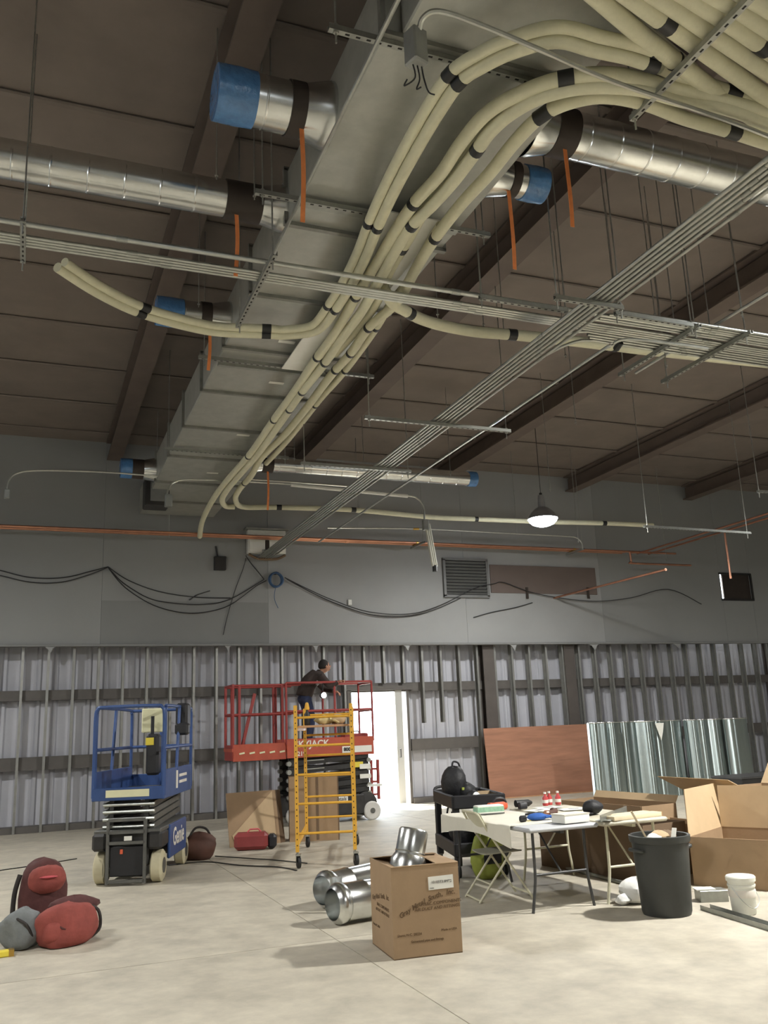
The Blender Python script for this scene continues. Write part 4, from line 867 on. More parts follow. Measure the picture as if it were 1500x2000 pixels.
for k in range(4): MB().tube([q+V3(0.06, (k-1.5)*0.028, 0.05), q+V3(0.14, (k-1.5)*0.036, 0.05), q+V3(0.19, (k-1.5)*0.04, 0.018)], 0.015, 6).build('finger', 'tan_glove', tt, 50)
q = onsc(0.18, 0.35); tag(MB().blob(q+V3(0, 0, 0.06), (0.22, 0.18, 0.14), 15, 0.25, flat=0.8).build('rag', 'cardboard_light', None, 60), 'beige rag bundled on the right of the scaffold deck', 'rag')

# ================= cardboard sheets by the lift =================
a, c = gz(449, 1656), gz(548, 1646); t = E('cardboard_sheet', (a+c)/2, 'large flat cardboard sheet leaning left of the scaffold', 'cardboard', 'flat cardboard by the red lift')
d_ = (c-a); n_ = V3(d_.y, -d_.x, 0).normalized()
def quad(nm, m, par, p, th=0.02):
    b = MB(); p = [Vector(x) for x in p]; nn = (p[1]-p[0]).cross(p[3]-p[0]).normalized(); b.add(p+[x-nn*th for x in p], [(0, 1, 2, 3), (7, 6, 5, 4), (0, 4, 5, 1), (1, 5, 6, 2), (2, 6, 7, 3), (3, 7, 4, 0)]); return b.build(nm, m, par)
tp = V3(0.0, 0.30, 0.78)
quad('panel', 'cardboard', t, [a, c, c+tp, a+tp]); quad('edge_fold', 'cardboard_dark', t, [c, c+V3(0.09, 0.05, 0), c+V3(0.09, 0.05, 0)+tp, c+tp])
quad('loose_liner', 'cardboard_light', t, [a+V3(0.1, -0.012, 0.012), c+V3(-0.06, -0.012, 0.01), c+V3(-0.06, -0.012, 0.01)+tp*0.97, a+V3(0.05, -0.012, 0.01)+tp*0.2], 0.006)
a, c = gz(566, 1645), gz(650, 1636); c = V3(c.x, a.y-0.25, 0); t = E('carton', (a+c)/2, 'tall plain cardboard carton standing behind the scaffold', 'box')
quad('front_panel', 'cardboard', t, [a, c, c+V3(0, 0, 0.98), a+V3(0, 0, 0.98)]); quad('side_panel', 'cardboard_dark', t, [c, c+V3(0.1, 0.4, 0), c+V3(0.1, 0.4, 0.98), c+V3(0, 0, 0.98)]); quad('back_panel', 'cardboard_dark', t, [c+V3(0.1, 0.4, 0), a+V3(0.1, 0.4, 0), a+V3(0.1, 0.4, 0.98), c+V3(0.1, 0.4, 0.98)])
m_ = (a+c)/2; quad('tape_strip', 'cardboard_dark', t, [m_+V3(0.03, -0.02, 0.02), m_+V3(0.09, -0.025, 0.02), m_+V3(0.09, -0.025, 0.97), m_+V3(0.03, -0.02, 0.97)], 0.004)
# red tool bag and brown bag
q = (gz(465, 1662)+gz(535, 1660))/2+V3(0, 0.12, 0); t = E('tool_bag', q, 'low red tool case on the floor before the cardboard sheet', 'case')
B(q+V3(-0.04, 0, 0.13), (0.50, 0.26, 0.24), rz=-0.3, ch=0.05).build('body', 'tool_red', t); B(q+V3(0.26, -0.06, 0.11), (0.14, 0.22, 0.2), rz=-0.3, ch=0.04).build('end_pocket', 'black_plastic', t); T_([q+V3(-0.1, 0, 0.25), q+V3(-0.06, 0, 0.29), q+V3(0.06, -0.02, 0.29), q+V3(0.1, -0.03, 0.25)], 0.012).build('handle', 'crimson_trim', t, 40)
q = gz(385, 1682)+V3(0.05, 0.15, 0); t = E('tool_pouch', q, 'slumped dark brown tool bag right of the blue lift', 'bag'); MB().blob(q+V3(0, 0, 0.16), (0.5, 0.4, 0.40), 21, 0.2, flat=0.8).build('body', 'brown_leather', t, 60); T_(smoothpath([q+V3(-0.15, 0, 0.28), q+V3(-0.05, 0, 0.42), q+V3(0.1, 0, 0.40), q+V3(0.18, 0, 0.25)], 5), 0.016).build('strap', 'bag_dark', t, 50)
# cables on the floor
for pts, lb in (([(-60, 1710), (0, 1700), (70, 1690), (150, 1677)], 'dark cable on the floor at the left edge'), ([(330, 1690), (400, 1683), (470, 1690), (540, 1693), (580, 1700)], 'thin dark cable on the floor left of the scaffold'), ([(420, 1672), (480, 1676), (540, 1680), (600, 1686)], 'second thin cable on the floor left of the scaffold')):
    tag(MB().tube(smoothpath([gz(*p, 0.008) for p in pts], 5), 0.007, 6).build('floor_cable', 'dark_metal', None, 60), lb, 'cable', 'cables lying on the floor')
# bags at the left
q = gz(95, 1835)+V3(0, 0.3, 0)
t = E('backpack', q, 'tall dark backpack with a red top pocket at the left edge', 'backpack', 'bags on the floor at the left')
MB().blob(q+V3(-0.06, 0.05, 0.31), (0.42, 0.34, 0.66), 31, 0.10, 18, 12, flat=0.9, pw=0.55).build('body', 'bag_maroon', t, 60); MB().blob(q+V3(-0.03, -0.07, 0.47), (0.33, 0.22, 0.24), 32, 0.08, pw=0.6).build('top_pocket', 'bag_red', t, 60); MB().blob(q+V3(-0.02, -0.17, 0.50), (0.16, 0.05, 0.025), 33, 0).build('piping', 'crimson_trim', t, 60)
for s_ in (-1, 1): T_(smoothpath([q+V3(-0.2+0.06*s_, 0.0, 0.52), q+V3(-0.26+0.04*s_, -0.02, 0.36), q+V3(-0.27+0.04*s_, 0, 0.12)], 5), 0.022).build('shoulder_strap', 'bag_dark', t, 50)
q2 = gz(125, 1852)+V3(0.03, 0.14, 0)
t = E('duffel_bag', q2, 'slumped red duffel bag in front of the dark backpack', 'bag', 'bags on the floor at the left')
MB().blob(q2+V3(0, 0, 0.15), (0.54, 0.34, 0.38), 41, 0.14, 20, 12, flat=0.78, pw=0.55, rz=0.35).build('body', 'bag_red', t, 60); MB().blob(q2+V3(0.04, 0.08, 0.29), (0.44, 0.24, 0.17), 42, 0.18, rz=0.35).build('top_flap', 'bag_maroon', t, 60); MB().blob(q2+V3(-0.1, -0.12, 0.13), (0.22, 0.12, 0.18), 43, 0.1, pw=0.6, rz=0.35).build('end_pocket', 'bag_red', t, 60)
T_(smoothpath([q2+V3(0.14, 0.02, 0.3), q2+V3(0.25, 0.05, 0.24), q2+V3(0.27, 0.05, 0.1), q2+V3(0.2, 0.05, 0.03)], 5), 0.014).build('strap', 'bag_dark', t, 50); T_(smoothpath([q2+V3(-0.12, -0.1, 0.26), q2+V3(-0.05, -0.16, 0.16), q2+V3(0.08, -0.14, 0.16), q2+V3(0.12, -0.06, 0.28)], 5), 0.012).build('grab_handle', 'bag_maroon', t, 50)
q3 = gz(42, 1857)+V3(0, 0.12, 0)
t = E('grey_bag', q3, 'crumpled grey bag left of the red duffel', 'bag', 'bags on the floor at the left'); MB().blob(q3+V3(0, 0, 0.14), (0.36, 0.30, 0.34), 51, 0.24, 20, 12, flat=0.78, pw=0.7).build('body', 'bag_grey', t, 60); T_(smoothpath([q3+V3(-0.05, -0.1, 0.25), q3+V3(0.03, -0.15, 0.2), q3+V3(0.08, -0.13, 0.1)], 4), 0.012).build('strap', 'bag_dark', t, 50)
q = gz(8, 1872)+V3(0, 0.05, 0); t = E('spirit_level', q, 'short yellow level lying on the floor at the left edge', 'tool'); B(q+V3(-0.15, 0, 0.025), (0.42, 0.07, 0.05), rz=0.1, ch=0.008).build('body', 'label_yellow', t); B(q+V3(0.05, 0.02, 0.025), (0.04, 0.074, 0.054), rz=0.1).build('end_cap', 'brass', t)
#SECTION right half
# ================= printed carton in the foreground =================
RZ = math.radians(-5)
BW, BD, BH = 0.55, 0.59, 0.655
F0 = V3(2.66, 6.70, 0)
t = E('carton', F0, 'brown printed cardboard carton in the foreground with white shipping label', 'box', rz=RZ)
P = lambda mb, nm, m, sm=None, par=None: mb.build(nm, m, par or t, sm, local=True)
th = 0.008
P(B((BW/2, th/2, BH/2), (BW, th, BH)), 'front_panel', 'cardboard'); P(B((BW/2, BD-th/2, BH/2), (BW, th, BH)), 'back_panel', 'cardboard')
P(B((th/2, BD/2, BH/2), (th, BD-2*th, BH)), 'side_panel', 'cardboard'); P(B((BW-th/2, BD/2, BH/2), (th, BD-2*th, BH)), 'side_panel', 'cardboard'); P(B((BW/2, BD/2, th/2), (BW, BD, th)), 'bottom_panel', 'cardboard_dark')
for (p_, nm) in (([(0, 0.0, BH), (BW, 0.0, BH), (BW-0.04, 0.10, BH-0.19), (0.06, 0.10, BH-0.19)], 'flap'), ([(BW, BD, BH), (0, BD, BH), (0.05, BD-0.2, BH+0.03), (BW-0.04, BD-0.2, BH+0.02)], 'flap'), ([(0, BD, BH), (0, 0, BH), (0.14, 0.06, BH-0.06), (0.14, BD-0.06, BH-0.02)], 'flap'), ([(BW, 0, BH), (BW, BD, BH), (BW-0.16, BD-0.05, BH+0.01), (BW-0.16, 0.06, BH-0.01)], 'flap')):
    b = MB(); p_ = [Vector(x) for x in p_]; nn = (p_[1]-p_[0]).cross(p_[3]-p_[0]).normalized(); b.add(p_+[x-nn*0.006 for x in p_], [(0, 1, 2, 3), (7, 6, 5, 4), (0, 4, 5, 1), (1, 5, 6, 2), (2, 6, 7, 3), (3, 7, 4, 0)]); P(b, nm, 'cardboard')
lb = P(B((0.40, -0.002, 0.515), (0.205, 0.003, 0.095), ry=-0.02), 'shipping_label', 'label_white')
FR = (PI/2, 0, 0)
text('label_text', '10105T3.0MT2', 0.027, 'print_grey', lb, (0.405, -0.0045, 0.52), FR); text('label_text', 'MADE', 0.012, 'print_grey', lb, (0.325, -0.0045, 0.478), FR)
def arc_text(s_, x0, z0, step, size, rise, par, face):
    n = len(s_)
    for k, c_ in enumerate(s_):
        if c_ == ' ': continue
        u = k/(n-1); x = x0+step*k; z = z0+rise*math.sin(u*PI*0.5); a_ = rise*PI*0.5*math.cos(u*PI*0.5)/(step*(n-1))
        text('print_letter', c_, size, 'print_brown', par, face(x, z), (PI/2, -math.atan(a_), 0) if face is ff else (PI/2, -math.atan(a_), -PI/2), shear=0.25, bold=0.0012)
ff = lambda x, z: (x, -0.0012, z)
arc_text('Gray Metal South, Inc.', 0.07, 0.305, 0.0208, 0.05, 0.135, t, ff)
text('print_line', 'HVAC COMPONENTS', 0.034, 'print_brown', t, (0.395, -0.0012, 0.372), (PI/2, -0.02, 0)); text('print_line', 'AIR DUCT AND FITTINGS', 0.032, 'print_brown', t, (0.36, -0.0012, 0.337), (PI/2, -0.02, 0), shear=0.2)
text('print_line', 'Dunn, N.C. 28334', 0.026, 'print_brown', t, (0.13, -0.0012, 0.165), FR); text('print_line', 'Made in USA', 0.024, 'print_brown', t, (0.45, -0.0012, 0.175), FR); text('print_line', 'Galvanized pipe and fittings', 0.024, 'print_brown', t, (0.27, -0.0012, 0.115), FR)
sf = lambda x, z: (-0.0012, BD-x, z)
arc_text('Gray Metal South, Inc.', 0.06, 0.36, 0.0215, 0.05, 0.06, t, sf)
text('print_line', 'HVAC COMPONENTS', 0.034, 'print_brown', t, (-0.0012, 0.25, 0.33), (PI/2, 0, -PI/2)); text('print_line', 'AIR DUCT AND FITTINGS', 0.032, 'print_brown', t, (-0.0012, 0.27, 0.29), (PI/2, 0, -PI/2), shear=0.2)
text('print_line', 'Dunn, N.C. 28334', 0.026, 'print_brown', t, (-0.0012, 0.45, 0.165), (PI/2, 0, -PI/2))
# fittings in and behind the carton
def fitting(o, ax, r, L_, label, m='spiral_galv', collar=True, name='duct_fitting'):
    tt = E(name, o, label, 'duct fitting', 'loose galvanized duct fittings'); ax = Vector(ax).normalized()
    MB().shell([(r, 0), (r, L_*0.32), (r+0.006, L_*0.34), (r, L_*0.36), (r, L_*0.94), (r-0.01, L_), (r-0.016, L_), (r-0.012, 0.0), (r, 0)], 24, o, ax).build('pipe', m, tt, 40)
    if collar: MB().shell([(r+0.03, -0.05), (r+0.03, 0.02), (r+0.004, 0.07), (r, 0.07), (r+0.02, -0.05), (r+0.03, -0.05)], 24, o, ax).build('collar', m, tt, 40)
    return tt
q = gz(793, 1690, 0.62)
fitting(q+V3(0.03, 0.03, 0.0), (0.30, 0.1, 1), 0.12, 0.27, 'bright round duct collar standing tilted in the printed carton')
fitting(V3(3.55, 8.75, 0.02), (0.1, 0, 1), 0.16, 0.30, 'round duct reducer standing on the floor behind the printed carton', collar=True)
# spiral pipes on the floor left of the carton
def fpipe(c_, d_, r, L_, label):
    d_ = Vector(d_).normalized(); o = Vector(c_); tt = E('duct_pipe', (o.x, o.y, 0), label, 'duct pipe', 'shiny duct pipes lying on the floor')
    MB().shell([(r, 0.10), (r, 0.3), (r+0.005, 0.31), (r, 0.32), (r, L_), (r-0.012, L_), (r-0.012, 0.10), (r, 0.10)], 28, o, d_).build('pipe', 'spiral_galv', tt, 40)
    MB().shell([(r-0.03, -0.02), (r-0.01, 0.0), (r+0.012, 0.03), (r+0.012, 0.06), (r-0.004, 0.10), (r-0.02, 0.10), (r-0.03, -0.02)], 28, o, d_).build('crimped_collar', 'spiral_galv', tt, 40)
fpipe((2.66, 8.10, 0.175), (1, 0.22, 0), 0.165, 0.75, 'nearest shiny duct pipe lying on the floor by the carton')
fpipe((2.80, 8.85, 0.175), (1, 0.45, 0), 0.165, 0.8, 'shiny duct pipe lying behind the nearest one')
b = MB(); fn = lambda u, v: (2.78+0.12*u+0.02*v, 8.62+0.02*math.sin(u*3), 0.02+0.30*v); b.grid(fn, 6, 2, 0.003); tag(b.build('sheet_offcut', 'spiral_galv', None, 40), 'bent scrap of galvanized sheet at the end of the duct pipes', 'sheet metal')
# ================= black utility cart with a backpack =================
CX, CY = 4.86, 10.62
CR = math.radians(-14)
t = E('utility_cart', (CX, CY, 0), 'black plastic utility cart behind the folding chair', 'cart', rz=CR)
P = lambda mb, nm, m, sm=None, par=None: mb.build(nm, m, par or t, sm, local=True)
CWx, CWy = 0.60, 1.15
def tray(z, nm):
    b = MB(); b.box((CWx/2+0.02, CWy/2-1.0, z), (CWx, CWy, 0.03))
    for (cx, cy, dx, dy) in ((CWx/2+0.02, -1.0, CWx, 0.04), (CWx/2+0.02, CWy-1.0, CWx, 0.04), (0.02, CWy/2-1.0, 0.04, CWy), (CWx+0.02, CWy/2-1.0, 0.04, CWy)): b.box((cx, cy, z+0.06), (dx, dy, 0.15), ch=0.012)
    return P(b, nm, 'black_plastic')
tray(0.76, 'top_tray'); tray(0.24, 'bottom_tray')
for x in (0.05, CWx-0.01):
    for y in (-0.96, CWy-1.04):
        P(B((x, y, 0.48), (0.08, 0.08, 0.72), ch=0.015), 'leg', 'black_plastic')
        c_ = P(MB().lathe([(0.02, -0.02), (0.065, -0.02), (0.065, 0.02), (0.02, 0.02)], 14, (x, y, 0.066), (1, 0, 0)), 'caster', 'caster_black', 40); P(B((x, y, 0.125), (0.05, 0.07, 0.02)), 'caster_plate', 'emt', None, c_)
P(MB().tube(smoothpath([(0.06, CWy-1.0, 0.80), (0.06, CWy-0.84, 0.9), (0.3, CWy-0.80, 0.92), (0.56, CWy-0.84, 0.9), (0.56, CWy-1.0, 0.80)], 5), 0.018, 8), 'push_handle', 'black_plastic', 50)
tm = Matrix.Translation((CX, CY, 0)) @ Matrix.Rotation(CR, 4, 'Z')
q = tm @ V3(0.18, -0.35, 0.775)
t = E('backpack', q, 'black backpack slumped on top of the utility cart', 'backpack')
MB().blob(q+V3(0, 0, 0.20), (0.30, 0.36, 0.44), 61, 0.1, flat=0.92, pw=0.75).build('body', 'bag_black', t, 60); MB().blob(q+V3(0.10, -0.12, 0.11), (0.22, 0.22, 0.24), 62, 0.12, flat=0.9).build('front_pocket', 'bag_black', t, 60)
T_(smoothpath([q+V3(-0.02, 0, 0.40), q+V3(0.0, 0, 0.47), q+V3(0.07, 0, 0.45), q+V3(0.09, 0, 0.36)], 5), 0.012).build('grab_loop', 'bag_black', t, 50); B(q+V3(0.02, -0.19, 0.16), (0.03, 0.02, 0.03)).build('zip_tag', 'bag_lime', t)
T_(smoothpath([q+V3(-0.12, -0.1, 0.05), q+V3(-0.17, -0.1, -0.15), q+V3(-0.13, -0.1, -0.3), q+V3(-0.10, -0.1, -0.1)], 5), 0.012).build('dangling_strap', 'bag_black', t, 50)
q = tm @ V3(0.34, -0.62, 0.775); t = E('helmet_lamp', q, 'small round dark lamp lying on the cart beside the backpack', 'lamp'); MB().lathe([(0.0, 0), (0.07, 0.02), (0.09, 0.07), (0.06, 0.13), (0, 0.15)], 14, q).build('body', 'black_plastic', t, 50); MB().lathe([(0.05, 0), (0.055, 0.02), (0, 0.03)], 12, q+V3(0, -0.085, 0.07), (0, -1, 0.2)).build('glass', 'emt', t, 50)
q = tm @ V3(0.42, -0.1, 0.775); t = E('cardboard_tray', q, 'flat open cardboard tray on the utility cart', 'box'); B(q+V3(0, 0, 0.02), (0.44, 0.6, 0.02), rz=CR).build('base', 'cardboard_light', t)
for (dx, dy, ex, ey) in ((0, -0.3, 0.44, 0.012), (0, 0.3, 0.44, 0.012), (-0.22, 0, 0.012, 0.6), (0.22, 0, 0.012, 0.6)): o_ = Matrix.Rotation(CR, 3, 'Z') @ V3(dx, dy, 0.06); B(q+o_, (ex, ey, 0.11), rz=CR).build('rim', 'cardboard_light', t)
# bags below the cart
q = V3(5.02, 10.15, 0.26); t = E('trash_bag', q, 'dark bulging trash bag on the lower shelf of the cart', 'bag'); MB().blob(q+V3(-0.02, -0.1, 0.18), (0.42, 0.5, 0.38), 71, 0.14, flat=0.9).build('body', 'bag_black', t, 60); MB().blob(q+V3(0.0, -0.1, 0.37), (0.13, 0.12, 0.10), 72, 0.2).build('tied_neck', 'bag_black', t, 60)
q = V3(4.93, 9.44, 0); t = E('tote_bag', q, 'lime green tote bag on the floor behind the chair', 'bag'); MB().blob(q+V3(0, 0, 0.24), (0.40, 0.24, 0.52), 73, 0.12, flat=0.9, pw=0.6).build('body', 'bag_lime', t, 60); T_(smoothpath([q+V3(-0.1, -0.05, 0.46), q+V3(-0.05, -0.08, 0.6), q+V3(0.05, -0.08, 0.6), q+V3(0.1, -0.05, 0.46)], 5), 0.012).build('handle', 'bag_lime', t, 50); B(q+V3(0, -0.12, 0.22), (0.22, 0.02, 0.1), ch=0.008).build('black_band', 'bag_black', t)
# ================= folding tables =================
def ftable(x0, x1, y0, y1, z, top, label, mt, ml):
    t = E('folding_table', ((x0+x1)/2, (y0+y1)/2, 0), label, 'table', 'folding work tables')
    B(((x0+x1)/2, (y0+y1)/2, z-0.02), (x1-x0, y1-y0, 0.04), ch=0.015).build('tabletop', mt, t)
    for yy, s_ in ((y0+0.12, 1), (y1-0.16, -1)):
        for x, sx in ((x0+0.10, -1), (x1-0.10, 1)):
            T_(smoothpath([(x, yy, z-0.04), (x, yy, 0.34), (x+sx*0.015, yy, 0.2), (x+sx*0.05, yy, 0.0)], 5), 0.014).build('leg', ml, t, 50)
        T_([(x0+0.10, yy, 0.32), (x1-0.10, yy, 0.32)], 0.012).build('leg_brace', ml, t, 50)
        T_([((x0+x1)/2, yy, 0.32), ((x0+x1)/2, yy+s_*0.4, z-0.05)], 0.009).build('fold_strut', ml, t, 50)
    MB().box(((x0+x1)/2, (y0+y1)/2, z-0.055), (0.04, y1-y0-0.1, 0.03)).build('under_rail', ml, t)
    return t
ftable(4.33, 5.09, 7.45, 9.28, 0.74, None, 'grey folding table half covered by a white cloth, nearest the chair', 'table_grey', 'table_leg')
ftable(5.13, 5.88, 7.43, 9.26, 0.74, None, 'beige folding table on the right, loaded with boards', 'table_beige', 'chair_beige')
# cloth draped over the left side of the table
def cl(u, v):
    y = 7.75+u*1.52
    w_ = v*0.98
    if w_ < 0.72: return (5.03-w_, y, 0.745+0.003*math.sin(u*20+v*9))
    d_ = w_-0.72; k = min(1.0, d_/0.03); return (4.31-0.012*k-0.02*math.sin(u*14)*d_, y+0.02*math.sin(u*9)*d_, 0.745-max(0, d_-0.02)*(0.85-0.35*math.sin(u*3.0)))
b = MB(); b.grid(cl, 26, 30, 0.004); tag(b.build('table_cloth', 'cloth_white', None, 60), 'white cloth draped over the left table and hanging down its side', 'tablecloth')
def front_cloth(u, v):
    x = 4.30+u*0.42; d_ = v*0.30
    return (x, 7.44-0.006-0.01*math.sin(u*9)*v, 0.742-d_*(1.0-0.85*u)) if v > 0.1 else (x, 7.44+0.03*(0.1-v)*10, 0.748)
# ================= folding chair =================
c1, c2 = V3(4.443, 8.815, 0), V3(4.392, 8.355, 0)
t = E('folding_chair', (4.47, 8.42, 0), 'beige metal folding chair standing at the end of the white cloth', 'chair', rz=math.radians(-6))
P = lambda mb, nm, m, sm=None, par=None: mb.build(nm, m, par or t, sm, local=True)
# sitter faces +x, toward the table; backrest at -x
for s_ in (-1, 1):
    y = s_*0.215
    P(MB().tube(smoothpath([(0.30, y, 0.0), (0.02, y, 0.42), (-0.14, y, 0.66), (-0.22, y*0.98, 0.80), (-0.24, y*0.85, 0.83)], 5), 0.012, 8), 'front_leg', 'chair_beige', 50)
    P(MB().tube([(-0.26, y*0.9, 0.0), (0.10, y*0.9, 0.44)], 0.012, 8), 'rear_leg', 'chair_beige', 50)
P(MB().tube([(-0.24, -0.18, 0.83), (-0.24, 0.18, 0.83)], 0.012, 8), 'top_bar', 'chair_beige', 50)
P(MB().tube([(-0.25, -0.19, 0.02), (-0.25, 0.19, 0.02)], 0.010, 8), 'rear_stretcher', 'chair_beige', 50); P(MB().tube([(0.27, -0.21, 0.05), (0.27, 0.21, 0.05)], 0.010, 8), 'front_stretcher', 'chair_beige', 50); P(MB().tube([(-0.13, -0.19, 0.16), (-0.13, 0.19, 0.16)], 0.009, 8), 'rear_stretcher', 'chair_beige', 50)
b = MB(); b.grid(lambda u, v: (-0.13-0.10*v-0.03*math.sin(u*PI)*1.0+0.02, -0.215+0.43*u, 0.64+0.19*v), 10, 3, 0.004); P(b, 'backrest', 'chair_beige', 50)
b = MB(); b.grid(lambda u, v: (-0.16+0.38*u, -0.19+0.38*v, 0.445+0.012*u-0.01*math.sin(v*PI)), 8, 8, 0.012); P(b, 'seat', 'chair_seat', 50)
# ================= clutter on the tables =================
Z7 = 0.745
def clut(nm, px, py, label, cat, parts, grp='clutter on the work tables', dz_=0.003, at=None):
    q = (at if at else gz(px, py, Z7))+V3(0, 0, dz_); t = E(nm, q, label, cat, grp)
    for (pn, m, b) in parts: b.build(pn, m, t, 45, local=True)
clut('tissue_box', 955, 1590, 'pale green and white box on the cloth at the left', 'box', [('body', 'label_white', B((0, 0, 0.045), (0.30, 0.13, 0.09), rz=-0.1, ch=0.006)), ('printed_band', 'green_print', B((0, 0, 0.05), (0.304, 0.134, 0.05), rz=-0.1)), ('base', 'print_grey', B((0, 0, 0.006), (0.306, 0.136, 0.012), rz=-0.1))])
clut('cordless_saw', 0, 0, 'orange and dark power tool lying at the far end of the cloth', 'tool', [('body', 'orange_tool', B((0.06, 0, 0.05), (0.26, 0.09, 0.08), rz=0.2, ch=0.02)), ('blade_guard', 'dark_metal', MB().lathe([(0.02, 0), (0.10, 0.0), (0.10, 0.03), (0.02, 0.03)], 16, (-0.12, 0, 0.02))), ('handle', 'black_plastic', T_(smoothpath([(0.0, 0, 0.08), (0.05, 0, 0.13), (0.14, 0, 0.12), (0.17, 0, 0.08)], 4), 0.016))], at=V3(4.85, 9.1, Z7))
clut('drill', 0, 0, 'small dark cordless drill lying far back on the cloth', 'tool', [('body', 'dark_metal', T_([(-0.1, 0, 0.05), (0.06, 0, 0.05), (0.11, 0, 0.05)], [0.04, 0.04, 0.015], 10)), ('grip', 'black_plastic', MB().bar((-0.06, 0, 0.04), (-0.1, -0.14, 0.035), 0.04, 0.04)), ('battery', 'black_plastic', B((-0.11, -0.17, 0.04), (0.1, 0.06, 0.07), ch=0.01))], at=V3(5.3, 9.2, Z7))
clut('work_glove', 1050, 1602, 'blue work glove on the front corner of the cloth', 'glove', [('palm', 'glove_blue', MB().blob((0, 0, 0.03), (0.22, 0.12, 0.07), 81, 0.15, flat=0.8))]+[('finger', 'glove_blue', MB().tube([(0.07, (k-1.5)*0.026, 0.025), (0.13, (k-1.5)*0.034, 0.03), (0.17, (k-1.5)*0.036, 0.014)], 0.013, 6)) for k in range(4)])
clut('tape_measure', 1022, 1606, 'dark tape measure left of the blue glove', 'tool', [('case', 'black_plastic', B((0, 0, 0.03), (0.08, 0.045, 0.06), ch=0.015)), ('tongue', 'label_yellow', B((0.06, 0, 0.006), (0.05, 0.02, 0.003)))])
clut('pipe_elbow', 1080, 1596, 'small brown pipe elbow right of the blue glove', 'pipe fitting', [('elbow', 'brown_leather', MB().tube(smoothpath([(-0.07, 0, 0.035), (0, 0, 0.04), (0.05, 0.03, 0.05), (0.06, 0.1, 0.05)], 5), 0.03, 10)), ('rim', 'copper', MB().tube([(-0.085, 0, 0.035), (-0.06, 0, 0.035)], 0.035, 10))])
clut('white_carton', 1115, 1606, 'flat white box at the front edge of the tables', 'box', [('body', 'label_white', B((0, 0, 0.035), (0.30, 0.20, 0.07), rz=0.1, ch=0.004)), ('lid', 'cloth_white', B((0, 0, 0.075), (0.304, 0.204, 0.012), rz=0.1))])
clut('knit_cap', 1158, 1590, 'black cap lying crumpled in the middle of the tables', 'cap', [('crown', 'bag_black', MB().blob((0, 0, 0.065), (0.22, 0.2, 0.15), 82, 0.12, flat=0.85)), ('brim', 'bag_black', MB().blob((-0.11, -0.04, 0.014), (0.16, 0.16, 0.024), 83, 0.05))])
clut('chain_bundle', 0, 0, 'small tangled heap of bright screws and wire on the tables', 'hardware', [('wire', 'emt', MB().tube(smoothpath([(0.08*math.cos(k*1.9), 0.05*math.sin(k*2.7), 0.02+0.012*(k % 3)) for k in range(14)], 4), 0.006, 5)), ('hose', 'black_plastic', MB().tube(smoothpath([(-0.2, 0.1, 0.02), (-0.1, 0.05, 0.03), (0, 0.12, 0.02), (0.15, 0.1, 0.02)], 5), 0.012, 6))], at=V3(5.02, 8.25, Z7))
clut('duct_strip', 1200, 1596, 'grey sheet metal channel lying on the right table', 'sheet metal', [('web', 'strut_galv', B((0, 0, 0.005), (0.14, 0.8, 0.006), rz=-0.9)), ('lip', 'strut_galv', B((-0.05, -0.04, 0.03), (0.006, 0.8, 0.06), rz=-0.9)), ('lip', 'strut_galv', B((0.05, 0.04, 0.03), (0.006, 0.8, 0.06), rz=-0.9))])
clut('wood_board', 1225, 1607, 'pale board lying along the front of the right table', 'board', [('plank', 'wood_pale', B((0, 0, 0.02), (0.62, 0.13, 0.04), rz=0.12, ch=0.003)), ('end_grain', 'plywood_edge', B((0.312, 0.037, 0.02), (0.006, 0.125, 0.038), rz=0.12))], dz_=-0.004, at=V3(5.55, 7.53, Z7))
clut('wood_board', 1232, 1600, 'narrow pale board behind the front board on the right table', 'board', [('plank', 'wood_pale', B((0, 0.06, 0.02), (0.5, 0.09, 0.04), rz=0.12, ch=0.003)), ('end_grain', 'plywood_edge', B((0.252, 0.09, 0.02), (0.006, 0.085, 0.038), rz=0.12))], dz_=-0.004, at=V3(5.58, 7.60, Z7))
for k in range(3):
    clut('drink_bottle', 0, 0, ['left', 'middle', 'right'][k]+' of three small red bottles at the back of the tables', 'bottle', [('body', 'red_bottle', MB().lathe([(0.03, 0), (0.034, 0.015), (0.034, 0.085), (0.014, 0.115), (0.014, 0.13)], 12)), ('cap', 'label_white', MB().lathe([(0.017, 0.13), (0.017, 0.15)], 10)), ('label_band', 'label_white', MB().lathe([(0.0345, 0.03), (0.0352, 0.035), (0.0352, 0.06), (0.0345, 0.065)], 12))], at=V3(5.60+0.085*k, 9.22+0.05*(k % 2), Z7))
for k, (dx, dy, rz_, lb) in enumerate(((0, 0, 0.4, 'loose white paper at the far end of the tables, left sheet'), (0.33, -0.16, -0.2, 'loose white paper near the middle of the right table'), (0.24, 0.2, 0.1, 'loose white paper at the far end of the tables, right sheet'))):
    clut('paper_sheet', 0, 0, lb, 'paper', [('sheet', 'label_white', B((0, 0, 0.003), (0.28, 0.21, 0.004), rz=rz_)), ('print_block', 'print_grey', B((0.02, 0.01, 0.0055), (0.12, 0.05, 0.001), rz=rz_))], at=V3(5.25+dx, 8.8+dy, Z7))
